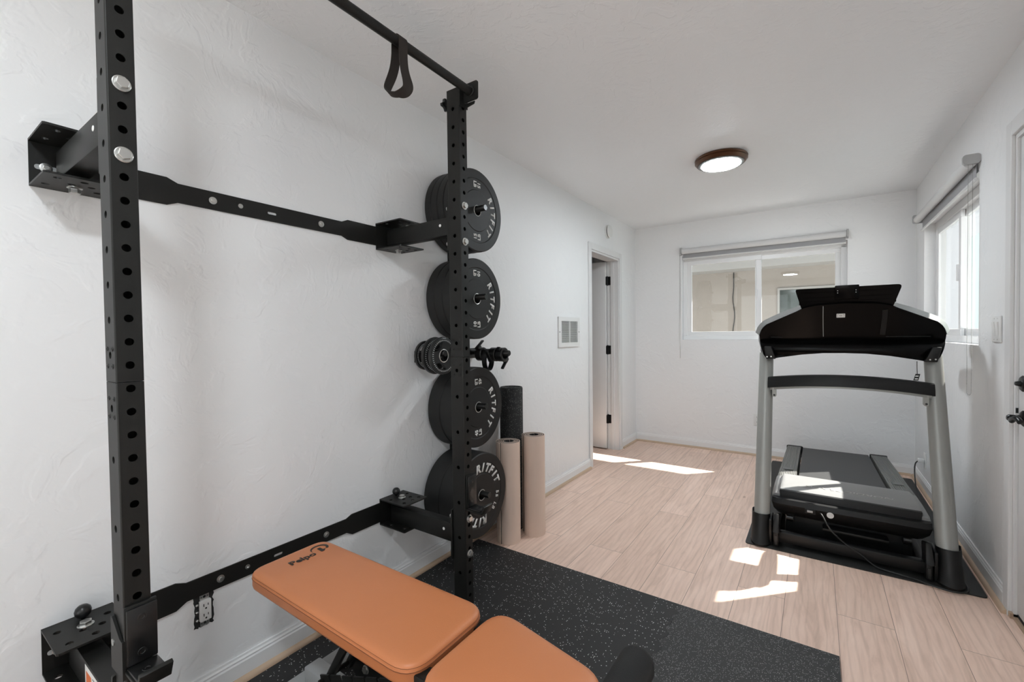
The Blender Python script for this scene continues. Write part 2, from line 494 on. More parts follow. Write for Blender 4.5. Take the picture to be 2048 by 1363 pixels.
b.box((W, RY0, 0), (W + T, RY1, RZ0)); b.box((W, RY0, RZ1), (W + T, RY1, H)); b.box((W, EY0, EZ), (W + T, EY1, H))
struct(b.build('wall_right', 'wall', smooth=0), 'white right wall with a window and a door')
b = MB()
b.box((-T, YN - T, 0), (NX0, YN, H)); b.box((NX1, YN - T, 0), (W + T, YN, H)); b.box((NX0, YN - T, 0), (NX1, YN, NZ0)); b.box((NX0, YN - T, NZ1), (NX1, YN, H))
struct(b.build('wall_near', 'wall', smooth=0), 'white wall behind the viewpoint')
# small room beyond the inside door
b = MB()
b.box((-1.6, 3.3, 0), (-1.5, 5.2, H)); b.box((-1.5, 3.3, 0), (-T, 3.4, H)); b.box((-1.5, 5.1, 0), (-T, 5.2, H)); b.box((-1.6, 3.3, 2.2), (-T, 5.2, 2.3))
struct(b.build('wall_hallway', 'wall', smooth=0), 'walls of the dim room beyond the inside door')
# roof over the room with its overhanging eaves
b = MB()
b.box((-.4, YN - .3, H + .1), (W + T + .5, L + T + .61, H + .16))
struct(b.build('trim_6', 'soffit', smooth=0), 'roof overhang outside')

# baseboards, stepped top, with oak quarter round
def bprof(h=.092):
    return [(0, 0), (.014, 0), (.014, h * .74), (.011, h * .80), (.0115, h * .86), (.007, h * .92), (.006, h), (0, h)]
QP = [(0, 0)] + [(.017 * cos(t * pi / 16), .019 * sin(t * pi / 16)) for t in range(9)]
def base(name, p0, d, U, lab):
    struct(MB().prism(bprof(), p0, d, U, (0, 0, 1)).build(name, 'trim', smooth=0), lab)
def qr(name, p0, d, U, lab):
    struct(MB().prism(QP, V(p0) + V(U) * .014, d, U, (0, 0, 1)).build(name, 'qround', smooth=60), lab)
b = MB(); b.prism(bprof(), (0, YN, 0), (0, 3.76 - YN, 0), (1, 0, 0), (0, 0, 1)); b.prism(bprof(), (0, 4.592, 0), (0, L - 4.592, 0), (1, 0, 0), (0, 0, 1))
struct(b.build('baseboard_left', 'trim', smooth=0), 'white stepped baseboard along the left wall')
b = MB(); b.prism(QP, (.014, YN, 0), (0, 3.76 - YN, 0), (1, 0, 0), (0, 0, 1)); b.prism(QP, (.014, 4.60, 0), (0, L - 4.60 - .014, 0), (1, 0, 0), (0, 0, 1))
struct(b.build('trim_3', 'qround', smooth=60), 'oak quarter round along the left wall')
base('baseboard_far', (.014, L, 0), (W - .028, 0, 0), (0, -1, 0), 'white stepped baseboard under the far window')
qr('trim_4', (.031, L, 0), (W - .062, 0, 0), (0, -1, 0), 'oak quarter round along the far wall')
b = MB(); b.prism(bprof(), (W, 2.856, 0), (0, L - 2.856, 0), (-1, 0, 0), (0, 0, 1)); b.prism(bprof(), (W, YN, 0), (0, 1.8 - YN, 0), (-1, 0, 0), (0, 0, 1))
struct(b.build('baseboard_right', 'trim', smooth=0), 'white stepped baseboard along the right wall')
b = MB(); b.prism(QP, (W - .014, 2.80, 0), (0, L - 2.80 - .014, 0), (-1, 0, 0), (0, 0, 1))
struct(b.build('trim_5', 'qround', smooth=60), 'oak quarter round along the right wall')

# casing of the inside door and its jambs
b = MB()
c = .06
b.box((0, DY0 - c, 0), (.014, DY0, DZ + c), .003); b.box((0, DY1, 0), (.014, DY1 + c, DZ + c), .003); b.box((0, DY0, DZ), (.0135, DY1, DZ + c), .003)
b.box((-T - .004, DY0, 0), (.001, DY0 + .018, DZ)); b.box((-T - .004, DY1 - .018, 0), (.001, DY1, DZ)); b.box((-T - .004, DY0 + .018, DZ - .018), (.001, DY1 - .018, DZ))
b.box((-.078, DY1 - .030, 0), (-.045, DY1 - .018, DZ - .018)); b.box((-.078, DY0 + .018, 0), (-.045, DY0 + .030, DZ - .018))
struct(b.build('trim_1', 'dtrim', smooth=0), 'white casing and jamb of the inside door')
# open inside door, swung into the next room on its far jamb
d1 = struct(thing('door_1', (-.10, 4.50, .01), 'white inside door standing open on black hinges', 'door'))
lf = MB().box((-.835, 4.468, .012), (-.122, 4.503, 2.005), .002).build('door_leaf', 'dtrim', d1)
for z in (1.805, 1.067, .324):
    h = MB()
    h.plate(rrect(-.045, -.046, 0, .046, .012), [], (-.078, DY1 - .0185, z), (1, 0, 0), (0, 0, 1), .003, (0, -1, 0))
    h.plate(rrect(.0, -.046, .034, .046, .012), [], (-.1215, 4.469, z), (0, 1, 0), (0, 0, 1), .003, (1, 0, 0))
    h.cyl((-.118, 4.509, z - .05), (-.118, 4.509, z + .05), .0065, seg=14)
    for k in (-.028, .0, .028):
        h.lathe((-.0905 - .01 * (k == 0), DY1 - .0215, z + k), (0, -1, 0), [(0, .004), (.0008, .003)], 10)
    h.build('hinge', 'blackhw', d1)
d1['category'] = 'door'; 

# outside door in the right wall
b = MB(); c = .064
b.box((W - .014, EY1, 0), (W, EY1 + c, EZ + c), .002); b.box((W - .014, EY0 - c, 0), (W, EY0, EZ + c), .002); b.box((W - .0135, EY0, EZ), (W, EY1, EZ + c), .002)
b.box((W - .001, EY1 - .02, .012), (W + T, EY1, EZ)); b.box((W - .001, EY0, .012), (W + T, EY0 + .02, EZ)); b.box((W - .001, EY0 + .02, EZ - .02), (W + T, EY1 - .02, EZ))
struct(b.build('trim_2', 'dtrim', smooth=0), 'white casing and jamb of the outside door')
struct(MB().box((W - .012, EY1 - .02, 0), (W + .028, EY1 + .012, .024), .002).box((W - .002, EY0, 0), (W + .04, EY1 - .02, .012), .002).build('trim_7', 'oakd', smooth=0), 'oak threshold block at the outside door')
d2 = struct(thing('door_2', (W + .06, 2.33, .02), 'white outside door with black lever and bolt', 'door'))
MB().box((W + .009, EY0 + .022, .03), (W + .053, EY1 - .022, EZ - .022), .002).build('door_leaf', 'dtrim', d2)
MB().box((W + .011, EY0 + .022, .0125), (W + .051, EY1 - .022, .0295)).build('door_gap_shade', 'dark', d2)  # dark strip painted in for the shaded gap under the door
h = MB()
yl, zl = 2.697, .878
h.lathe((W + .009, yl, zl), (-1, 0, 0), [(0, .033), (.006, .033), (.012, .026), (.014, .014), (.032, .011), (.042, .012)], 28)
pts = []
for k in range(14):
    t = k / 13
    pts.append((W - .030 - .010 * sin(t * pi * .9), yl + .006 - .115 * t, zl - .004 - .014 * sin(t * 2 * pi) * t + .004 * t))
h.tube(pts, .0095, 12, ry=.0115)
h.lathe((W - .030, yl, zl), (-1, 0, 0), [(-.012, .013), (.008, .014), (.014, .009)], 18)
lv = h.build('lever_handle', 'blackhw', d2)
h = MB(); zb = 1.022
h.lathe((W + .009, yl, zb), (-1, 0, 0), [(0, .034), (.008, .034), (.014, .027), (.015, .012), (.03, .008)], 28)
h.box((W - .020, yl - .013, zb - .005), (W + .0, yl + .013, zb + .005), .003)
h.build('deadbolt', 'blackhw', d2)
MB().box((W + .0005, EY1 - .0215, zl + .012), (W + .008, EY1 - .0199, zl + .034)).build('strike_plate', 'blackhw', d2)

# ------------------------------------------------------------------ windows
def sliding_window(name, lab, y_axis, o0, o1, z0, z1, base_pt, U, N, mid, overlap):
    """vinyl slider in a recess: U along the wall, N into the wall, o0..o1 opening along U"""
    U, N = V(U), V(N)
    P = lambda u, n, z: V(base_pt) + U * u + N * n + V((0, 0, z))
    def bx(mb, u0, u1, n0, n1, a, c, bev=.003):
        p, q = P(u0, n0, a), P(u1, n1, c)
        mb.box([min(p[i], q[i]) for i in range(3)], [max(p[i], q[i]) for i in range(3)], bev)
    w = struct(thing(name, P((o0 + o1) / 2, .09, z0), lab, 'window'))
    f = MB(); fw = .045
    n0, n1 = .062, .118
    bx(f, o0, o1, n0, n1, z0, z0 + fw); bx(f, o0, o1, n0, n1, z1 - fw - .01, z1); bx(f, o0, o0 + fw, n0, n1, z0 + fw, z1 - fw); bx(f, o1 - fw, o1, n0, n1, z0 + fw, z1 - fw)
    f.build('window_frame', 'vinyl', w, smooth=0)
    sw = .047
    a0, a1 = o0 + fw - .004, mid + overlap
    c0, c1 = mid - overlap, o1 - fw + .004
    zz0, zz1 = z0 + fw - .004, z1 - fw - .006
    for (u0, u1, m0, m1) in ((a0, a1, .066, .088), (c0, c1, .090, .112)):
        s_ = MB()
        bx(s_, u0, u1, m0, m1, zz0, zz0 + sw); bx(s_, u0, u1, m0, m1, zz1 - sw, zz1); bx(s_, u0, u0 + sw, m0, m1, zz0 + sw, zz1 - sw); bx(s_, u1 - sw, u1, m0, m1, zz0 + sw, zz1 - sw)
        so = s_.build('window_sash', 'vinyl', w, smooth=0)
        g = MB(); bx(g, u0 + sw - .006, u1 - sw + .006, (m0 + m1) / 2 - .002, (m0 + m1) / 2 + .002, zz0 + sw - .006, zz1 - sw + .006, 0)
        g.build('window_pane', 'glass', so, smooth=0)
    l_ = MB(); bx(l_, mid - .018, mid - .006, .054, .067, (z0 + z1) / 2 - .055, (z0 + z1) / 2 + .055, .004)
    l_.build('sash_latch', 'vinyl', w)
    return w
sliding_window('window_1', 'white sliding window in the far wall', 0, FX0, FX1, FZ0, FZ1, (0, L, 0), (1, 0, 0), (0, 1, 0), 1.245, .03)
sliding_window('window_2', 'white sliding window in the right wall', 0, -RY1, -RY0, RZ0, RZ1, (W, 0, 0), (0, -1, 0), (1, 0, 0), -4.03, .03)
struct(bpy.data.objects['window_1']); struct(bpy.data.objects['window_2'])
sliding_window('window_added', 'added window behind the viewpoint that brightens the room', 0, -NX1, -NX0, NZ0, NZ1, (0, YN, 0), (-1, 0, 0), (0, -1, 0), -1.22, .03)  # unseen window, added so more daylight reaches the room
for o in list(COL.objects):
    if o.name.startswith(('window_1', 'window_2', 'window_added', 'door_1', 'door_2')) and o.parent is None and o.get('kind') == 'structure':
        if 'category' in o: del o['category']
        if 'group' in o: del o['group']

def bead_chain(mb, pts, step=.0062, r=.0022):
    """ball chain along a polyline"""
    pts = [V(p) for p in pts]; acc = 0; d = 0
    for a, b_ in zip(pts, pts[1:]):
        ln = (b_ - a).length
        while d <= acc + ln:
            p = a + (b_ - a) * ((d - acc) / ln)
            bmesh.ops.create_icosphere(mb.bm, subdivisions=1, radius=r, matrix=Matrix.Translation(p)); d += step
        acc += ln

# roller blind over the far window
rb = thing('roller_blind', (1.245, L, 2.05), 'white roller blind rolled up above the far window', 'blind')
MB().cyl((.53, L - .036, 2.122), (1.955, L - .036, 2.122), .029, seg=28).build('blind_roll', 'shaderoll', rb)
MB().box((.535, L - .010, 2.052), (1.95, L - .0085, 2.125)).build('shade_fabric', 'shade', rb, smooth=0)
MB().cyl((.532, L - .012, 2.046), (1.952, L - .012, 2.046), .0085, seg=14).build('hem_bar', 'shaderoll', rb)
for x in (.514, 1.956):
    MB().plate(rrect(-.07, 2.085, 0, 2.16, .012), [], (x, L, 0), (0, 1, 0), (0, 0, 1), .014, (1, 0, 0)).build('blind_bracket', 'shadecap', rb)
b = MB(); bead_chain(b, [(.511, L - .05, 2.10), (.511, L - .05, .98), (.511, L - .044, .965), (.511, L - .038, .98), (.511, L - .038, 2.10)]); b.build('bead_chain', 'chain', rb)
# roller blind over the right window
rb = thing('roller_blind', (W, 4.0, 2.05), 'white roller blind with long bead chain above the right window', 'blind')
MB().cyl((W - .036, 3.297, 2.125), (W - .036, 4.74, 2.125), .027, seg=28).build('blind_roll', 'shaderoll', rb)
MB().box((W - .0105, 3.31, 2.040), (W - .009, 4.725, 2.12)).build('shade_fabric', 'shade', rb, smooth=0)
b = MB().cyl((W - .012, 3.305, 2.036), (W - .012, 4.73, 2.036), .0085, seg=14); b.build('hem_bar', 'shaderoll', rb)
for y, y2 in ((3.275, 3.296), (4.741, 4.752)):
    MB().plate(rrect(-.068, 2.112 if y < 4 else 2.095, 0, 2.162, .014), [], (W, y, 0), (1, 0, 0), (0, 0, 1), y2 - y, (0, 1, 0)).build('blind_bracket', 'shadecap', rb)
b = MB(); bead_chain(b, [(W - .046, 3.283, 2.112), (W - .046, 3.283, .915), (W - .041, 3.283, .903), (W - .034, 3.283, .903), (W - .029, 3.283, .915), (W - .029, 3.283, 2.112)])
b.build('bead_chain', 'chain', rb)

# ------------------------------------------------------------------ things on the walls
# return-air vent
vt = thing('wall_vent', (0, 3.365, 1.26), 'white metal air return grille on the left wall beside the inside door', 'vent')
y0, y1, z0, z1 = 3.172, 3.557, 1.135, 1.385
MB().plate(rrect(y0, z0, y1, z1, .004), [[(y0 + .05, z0 + .035), (y1 - .04, z0 + .035), (y1 - .04, z1 - .035), (y0 + .05, z1 - .035)]], (0, 0, 0), (0, 1, 0), (0, 0, 1), .012, (1, 0, 0)).build('vent_frame', 'plastic', vt, smooth=0)
MB().box((.0005, y0 + .05, z0 + .035), (.002, y1 - .04, z1 - .035)).build('vent_cavity', 'ventgrey', vt, smooth=0)
b = MB(); n = 22
for i in range(n):
    z = z0 + .04 + (z1 - z0 - .08) * i / (n - 1)
    for (p, q) in ((y0 + .05, (y0 + y1) / 2 - .001), ((y0 + y1) / 2 + .011, y1 - .04)):
        b.hexa([(.003, p, z - .001), (.003, q, z - .001), (.011, q, z - .0038), (.011, p, z - .0038), (.003, p, z + .0006), (.003, q, z + .0006), (.011, q, z - .002), (.011, p, z - .002)])
b.box((.002, (y0 + y1) / 2 - .001, z0 + .035), (.0115, (y0 + y1) / 2 + .011, z1 - .035))
b.build('louvre', 'plastic', vt, smooth=0)
for y in (y0 + .016, y1 - .016): MB().lathe((.012, y, (z0 + z1) / 2), (1, 0, 0), [(0, .005), (.0015, .004)], 12).build('screw', 'slots', vt)
# smoke detector
sd = thing('smoke_detector', (0, 4.225, 2.262), 'round white smoke detector on the left wall above the inside door', 'smoke detector')
MB().lathe((0, 4.225, 2.262), (1, 0, 0), [(0, .066), (.012, .066), (.014, .062)], 40).build('mounting_base', 'plastic', sd)
MB().lathe((.0145, 4.225, 2.262), (1, 0, 0), [(0, .054), (.008, .054)], 40).build('sensor_slot', 'slots', sd)
MB().lathe((.021, 4.225, 2.262), (1, 0, 0), [(0, .058), (.003, .063), (.013, .060), (.020, .045), (.022, .001)], 40).build('detector_cover', 'plastic', sd)

def slots_into(mb, c, U, Wd, N):
    """three slots of one US socket, c at its middle"""
    U, Wd, N, c = V(U), V(Wd), V(N), V(c)
    for du, hw, hh, dz in ((-.0065, .0013, .0045, .004), (.0065, .0011, .0038, .004)):
        mb.plate([(du - hw, dz - hh), (du + hw, dz - hh), (du + hw, dz + hh), (du - hw, dz + hh)], [], c, U, Wd, .0005, N)
    mb.plate(circ(0, -.0075, .003, 10), [], c, U, Wd, .0005, N)
# bare outlet in a ragged hole behind the rack
ot = thing('wall_outlet', (0, .638, .32), 'bare white outlet without cover in a ragged black hole low on the left wall', 'outlet')
random.seed(3)
yy0, yy1, zz0, zz1 = .607, .664, .262, .382
pts = []
for k in range(44):
    t = k / 44 * 4; s_ = t % 1; e = int(t)
    p = [(yy0 + (yy1 - yy0) * s_, zz0), (yy1, zz0 + (zz1 - zz0) * s_), (yy1 - (yy1 - yy0) * s_, zz1), (yy0, zz1 - (zz1 - zz0) * s_)][e]
    pts.append((p[0] + random.uniform(-.0035, .0035), p[1] + random.uniform(-.003, .003)))
MB().plate(pts, [], (0, 0, 0), (0, 1, 0), (0, 0, 1), .0012, (1, 0, 0)).build('wall_cutout', 'slots', ot, smooth=0)
b = MB().box((.0012, .620, .283), (.016, .654, .352), .003); oo = b.build('socket_face', 'plastic', ot)
b = MB()
for z in (.301, .334): slots_into(b, (.016, .637, z), (0, 1, 0), (0, 0, 1), (1, 0, 0))
b.build('socket_slots', 'slots', oo, smooth=0)
b = MB()
for z, dz in ((.352, .02), (.263, .02)):
    b.plate(rrect(.623, z, .651, z + dz, .004), [circ(.637, z + dz / 2, .0045, 12), circ(.628, z + dz / 2, .002, 8), circ(.646, z + dz / 2, .002, 8)], (.0025, 0, 0), (0, 1, 0), (0, 0, 1), .0015, (1, 0, 0))
for z in (.29, .318, .342): b.lathe((.0013, .6145, z), (1, 0, 0), [(0, .0045), (.006, .004), (.008, .002)], 10)
b.build('mounting_strap', 'zinc', ot)
# outlet on the far wall
ot = thing('wall_outlet', (1.246, L, .36), 'white duplex outlet on the far wall behind the treadmill upright', 'outlet')
b = MB().box((1.211, L - .006, .302), (1.281, L, .418), .004).build('cover_plate', 'plastic', ot)
for z in (.335, .385):
    so = MB().plate(rrect(1.231, z - .015, 1.261, z + .015, .007), [], (0, L - .006, 0), (1, 0, 0), (0, 0, 1), .0015, (0, -1, 0)).build('socket_face', 'plastic', ot)
    b = MB(); slots_into(b, (1.246, L - .0075, z), (1, 0, 0), (0, 0, 1), (0, -1, 0)); b.build('socket_slots', 'slots', so, smooth=0)
# outlet behind the treadmill, right wall
PW = (W, 4.63, .235)
ot = thing('wall_outlet', PW, 'white outlet low on the right wall taking the treadmill plug', 'outlet')
MB().box((W - .006, PW[1] - .035, PW[2] - .058), (W, PW[1] + .035, PW[2] + .058), .004).build('cover_plate', 'plastic', ot)
# light switch
ls = thing('light_switch', (W, 3.0, 1.25), 'white double rocker light switch on the right wall', 'light switch')
MB().box((W - .007, 2.94, 1.187), (W, 3.06, 1.311), .004).build('cover_plate', 'plastic', ls)
for y in (2.977, 3.023):
    MB().hexa([(W - .0071, y - .0165, 1.216), (W - .0071, y + .0165, 1.216), (W - .0072, y + .0165, 1.282), (W - .0072, y - .0165, 1.282),
               (W - .008, y - .0165, 1.216), (W - .008, y + .0165, 1.216), (W - .0135, y + .0165, 1.282), (W - .0135, y - .0165, 1.282)]).build('rocker', 'plastic', ls, smooth=0)
for y in (2.977, 3.023):
    for z in (1.20, 1.298): MB().lathe((W - .007, y, z), (-1, 0, 0), [(0, .003), (.001, .0025)], 10).build('screw', 'zinc', ls)

# ceiling lights: the one in view and an unseen twin added to brighten the room
def ceiling_light(x, y, label):
    cl = thing('ceiling_light', (x, y, H), label, 'ceiling light')
    LC = (x, y)
    MB().lathe((*LC, H), (0, 0, -1), [(0, .158), (.010, .166), (.016, .160), (.026, .165), (.034, .158), (.042, .152), (.044, .143)], 64).build('lamp_rim', 'bronze', cl)
    MB().lathe((*LC, H - .0445), (0, 0, -1), [(0, .144), (.004, .143), (.006, .13)], 64).build('diffuser_rim', 'lamprim', cl)
    MB().lathe((*LC, H - .0505), (0, 0, -1), [(0, .124), (.003, .122), (.005, .10), (.0055, .001)], 64).build('diffuser', 'lens', cl)
ceiling_light(1.19, 3.33, 'round flush ceiling light with dark bronze rim, lit, in front of the far window')
ceiling_light(1.30, -.25, 'added round flush ceiling light with dark bronze rim, lit, unseen behind the viewpoint to brighten the room')  # second lamp out of view, added for brightness

# ------------------------------------------------------------------ outside
nb = thing('neighbour_house', (1.2, 7.0, 0), 'beige stucco neighbouring house seen through the far window', 'house')
NYH = 7.0
b = MB()
b.box((-3, NYH, -.3), (1.30, NYH + .2, 2.5)); b.box((2.6, NYH, -.3), (2.75, NYH + .2, 2.5)); b.box((1.30, NYH, -.3), (2.6, NYH + .2, .9)); b.box((1.30, NYH, 1.83), (2.6, NYH + .2, 2.5))
b.build('wall', 'stucco', nb, smooth=0)
MB().box((-3, NYH - .30, 2.10), (2.75, NYH, 2.14)).box((-3, NYH - .32, 2.10), (2.75, NYH - .30, 2.28)).build('eave', 'soffit', nb, smooth=0)
MB().hexa([(-3, NYH - .36, 2.285), (2.75, NYH - .36, 2.285), (2.75, NYH + 3, 3.1), (-3, NYH + 3, 3.1), (-3, NYH - .36, 2.32), (2.75, NYH - .36, 2.32), (2.75, NYH + 3, 3.16), (-3, NYH + 3, 3.16)]).build('roof', 'roof', nb, smooth=0)
b = MB()
for (a, c_, d, e) in ((1.30, 1.325, .9, 1.83), (2.575, 2.6, .9, 1.83), (1.325, 2.575, 1.805, 1.83), (1.325, 2.575, .9, .925)): b.box((a, NYH - .02, d), (c_, NYH + .05, e))
wf = b.build('window_frame', 'soffit', nb, smooth=0)
MB().box((1.325, NYH + .04, .925), (2.575, NYH + .05, 1.805)).build('window_pane', 'nglass', wf, smooth=0)
b = MB(); pts = [(.765 + .012 * sin(k * .9) * (k > 3), NYH - .008, 2.09 - k * .07) for k in range(17)]
b.tube(pts, .006, 6); b.build('cable', 'cord', nb)
gw = MB().box((6.4, 3, -.3), (6.6, 24, 4.6)).build('outdoor_backdrop', 'green', None, smooth=0, org=(6.5, 12, -.3))  # stand-in for overexposed greenery; its brightness is put in the pale colour
tag(gw, 'pale green backdrop for the overexposed greenery through the right window', 'backdrop')
struct(MB().box((-8, -14, -.4), (14, 30, -.3)).build('ground', 'ground', smooth=0), 'concrete yard outside')

# ------------------------------------------------------------------ folding wall rack
rack = thing('folding_wall_rack', (0, .89, 0), 'black steel folding squat rack bolted to the left wall', 'squat rack')
PX0, PX1 = .424, .495                    # depth of the uprights off the wall
PYS = (.324, 1.451)                      # their centres along the wall
ZT, ZJ = 2.285, 1.152
HZ = [.0708 + .0508 * k for k in range(43)]
def upright(yc):
    y0, y1 = yc - .0243, yc + .0243
    up = None
    def lean(mb):
        for v in mb.bm.verts: v.co.y -= (v.co.z - 1.2) * .006
        return mb
    for k, (za, zb) in enumerate(((.012, ZJ - .0006), (ZJ + .0006, ZT))):
        b = MB()
        th = .003
        hs = [circ(yc - yc, z, .0085, 18) for z in HZ if za + .012 < z < zb - .012]
        b.plate(rrect(-.0220, za, .0220, zb, .0005, 1), hs, (PX1 - th, yc, 0), (0, 1, 0), (0, 0, 1), th, (1, 0, 0))
        xm = (PX0 + PX1) / 2
        if k == 1: hz2 = [1.2105 + .0762 * i for i in range(14)]
        else: hz2 = [.219 + .1524 * i for i in range(6)] + [1.094]
        hs = [circ(0, z, .0082, 18) for z in hz2 if za + .012 < z < zb - .012]
        b.plate(rrect(-.032, za, .032, zb, .0005, 1), hs, (xm, y0 + th, 0), (1, 0, 0), (0, 0, 1), th, (0, -1, 0))
        # rounded corners and plain back sides
        R = .0037
        poly = []
        for (cx, cy, a0) in ((PX1 - R, y0 + R, 270), (PX1 - R, y1 - R, 0), (PX0 + R, y1 - R, 90), (PX0 + R, y0 + R, 180)):
            poly.append([(cx + R * cos(radians(a0 + 18 * i)), cy + R * sin(radians(a0 + 18 * i))) for i in range(6)])
        c0, c1, c2, c3 = poly
        def strip(pts):
            lo = b.ring([(p[0], p[1], za) for p in pts]); hi = b.ring([(p[0], p[1], zb) for p in pts]); b.bridge(lo, hi, False)
        strip(c0); strip(c1 + c2 + c3)
        lo = b.ring([(p[0], p[1], zb - .0004) for p in c0 + c1 + c2 + c3]); b.bm.faces.new(lo)
        lean(b)
        if up is None: up = b.build('upright', 'steel', rack, smooth=30)
        else: b.build('upright_extension', 'steel', rack, smooth=30)
    for z in (ZJ + .034, ZJ + .072, ZJ - .036, ZJ - .076):
        for x in (-.017, .017):
            lean(MB().lathe(((PX0 + PX1) / 2 + x, y0 - .0001, z), (0, -1, 0), [(0, .0052), (.0012, .0048), (.0014, .0030), (.0006, .0026)], 12)).build('splice_screw', 'steel', up)
    for z in (.3026, .4550, 1.6424, 1.7940):
        lean(MB().bolt((PX1, yc, z), (1, 0, 0), .0125, .0115)).build('bolt', 'zinc', up)
    # floor foot
    MB().box((PX0 - .01, y0 - .01, .012), (PX1 + .01, y1 + .01, .018), .001).build('foot_plate', 'steel', rack)
    return up

def bracket_holes():
    return [circ(u, v_, .0085, 14) for u, v_ in ((.055, -.050), (.055, .052), (.098, -.008), (.103, .030), (.140, -.042), (.142, .008), (.140, .050))]

def wall_bracket(yc, z0, z1, upper):
    y0, y1 = yc - .072, yc + .076
    b = MB(); t = .0055
    b.box((.0, y0, z0), (t, y1, z1))
    br_out = [(0.0, y0 - yc), (.168, y0 - yc), (.172, y0 - yc + .004), (.172, y1 - yc - .004), (.168, y1 - yc), (0, y1 - yc)]
    for z in (z0, z1 - t):
        b.plate(br_out, bracket_holes(), (0, yc, z), (1, 0, 0), (0, 1, 0), t, (0, 0, 1))
    o = b.build('wall_bracket', 'steel', rack, smooth=0)
    # pivot bolt through both flanges
    px, py = .075, yc + .002
    if upper:
        MB().lathe((px, py, z0), (0, 0, -1), [(0, .0165), (.003, .0165), (.0035, .012)], 20).bolt((px, py, z0 - .003), (0, 0, -1), .0125, .014, False).build('pivot_nut', 'zinc', o)
        MB().bolt((px, py, z1), (0, 0, 1), .0125, .010).build('pivot_bolt', 'zinc', o)
        MB().cyl((px + .03, py + .03, z0 + .07), (px + .03, py + .03, z1 - t), .009, seg=14).build('lock_pin', 'zinc', o)
    else:
        MB().bolt((px, py, z1), (0, 0, 1), .0135, .012).build('pivot_bolt', 'zinc', o)
        MB().lathe((px - .046, py + .004, z1), (0, 0, 1), [(0, .006), (.003, .007), (.006, .013), (.013, .0175), (.022, .0185), (.030, .016), (.036, .010), (.038, .001)], 48).build('pin_knob', 'steel2', o)
    if yc > 1: return
    MB().lathe((t, y0 + .032, (z0 + z1) / 2 - .008), (1, 0, 0), [(0, .013), (.002, .013), (.003, .008)], 18).bolt((t + .002, y0 + .032, (z0 + z1) / 2 - .008), (1, 0, 0), .007, .007, False).build('lag_screw', 'zinc', o)
    b = MB().plate(rrect(-.022, -.0065, .022, .0065, .006), [], (t, y0 + .032, (z0 + z1) / 2 - .008), (0, 1, 0), (0, 0, 1), .0006, (1, 0, 0)); b.build('slot', 'grey', o)

def arm(yc, z0, z1):
    y0, y1 = yc - .0235, yc + .0275
    o = MB().box((.022, y0, z0), (.4145, y1, z1), .0035).build('folding_arm', 'steel', rack)
    b = MB()
    b.lathe((.372, y0, (z0 + z1) / 2 + .008), (0, -1, 0), [(0, .0065), (.0012, .0062), (.0016, .0045)], 16)
    b.build('rivet', 'letter', o)
    zc = {True: 1.718, False: .3788}[z0 > 1]
    p = MB().plate(rrect(-.0255, zc - .108, .0255, zc + .108, .004, 3), [], (.4146, yc, 0), (0, 1, 0), (0, 0, 1), .0092, (1, 0, 0)).build('mount_plate', 'steel', o)
    for z in (zc - .076, zc + .0758):
        MB().bolt((.4144, yc - .012, z), (-1, 0, 0), .0095, .010).build('nut', 'zinc', o)

def stringer(za, zb, zm0, zm1, ya, yb):
    P_ = [(ya, za), (ya + .155, za), (ya + .185, zm0), (yb - .185, zm0), (yb - .155, za), (yb, za), (yb, zb), (yb - .155, zb), (yb - .185, zm1), (ya + .185, zm1), (ya + .155, zb), (ya, zb)]
    o = MB().plate(P_, [rrect(.873, (zm0 + zm1) / 2 - .005, .908, (zm0 + zm1) / 2 + .005, .0049)], (.0005, 0, 0), (0, 1, 0), (0, 0, 1), .0052, (1, 0, 0)).build('wall_stringer', 'steel', rack, smooth=0)
    zc = (zm0 + zm1) / 2
    for y in (.687, 1.094):
        MB().lathe((.0057, y, zc), (1, 0, 0), [(0, .0125), (.002, .0125), (.0026, .009)], 18).bolt((.0075, y, zc), (1, 0, 0), .0068, .006, False).build('lag_screw', 'zinc', o)
    MB().lathe((.0057, .777, zc + .002), (1, 0, 0), [(0, .0085), (.0015, .008), (.0018, .003), (.0008, .002)], 16).build('countersunk_screw', 'zinc', o)

for yc in PYS: upright(yc)
for yc in PYS:
    wall_bracket(yc, 1.655, 1.779, True); wall_bracket(yc, .338, .462, False)
    arm(yc, 1.678, 1.754); arm(yc, .344, .424)
stringer(1.675, 1.763, 1.688, 1.750, PYS[0] + .077, PYS[1] - .073)
stringer(.353, .444, .370, .432, PYS[0] + .077, PYS[1] - .073)
# pull-up bar, carried in front of the upright tops
BX, BZ = .538, 2.259
pb = MB().cyl((BX, PYS[0] - .004, BZ), (BX, PYS[1] - .009, BZ), .0165, seg=28).build('pull_up_bar', 'steel', rack)
for yc, sg in ((PYS[0], -1), (PYS[1], 1)):
    ye = yc - sg * .0005 - .008
    MB().plate(rrect(.5005, 2.221, .576, 2.297, .009), [], (0, ye, 0), (1, 0, 0), (0, 0, 1), .006 * sg, (0, 1, 0)).torus((BX, ye - sg * .001, BZ), (0, 1, 0), .0178, .004).build('end_plate', 'steel', pb)
    b = MB()
    b.box((.4958, yc - .033, 2.205), (.5004, yc + .020, 2.292), .001)
    b.plate([(.5004, 2.205), (.548, 2.212), (.552, 2.222), (.5004, 2.222)], [], (0, ye + sg * .010, 0), (1, 0, 0), (0, 0, 1), .005, (0, 1, 0))
    b.build('bar_mount', 'steel', pb)
    yk = yc - .010
    b = MB().cyl((.4235, yk, 2.243), (.405, yk, 2.243), .008, seg=14)
    b.loft([[(x_, yk + r_ * cos(2 * pi * k / 16), 2.243 + r_ * sin(2 * pi * k / 16)) for k, r_ in ((k, .026 if k % 4 < 2 else .016) for k in range(16))] for x_ in (.405, .393)])
    b.build('clamp_knob', 'steel2', pb)
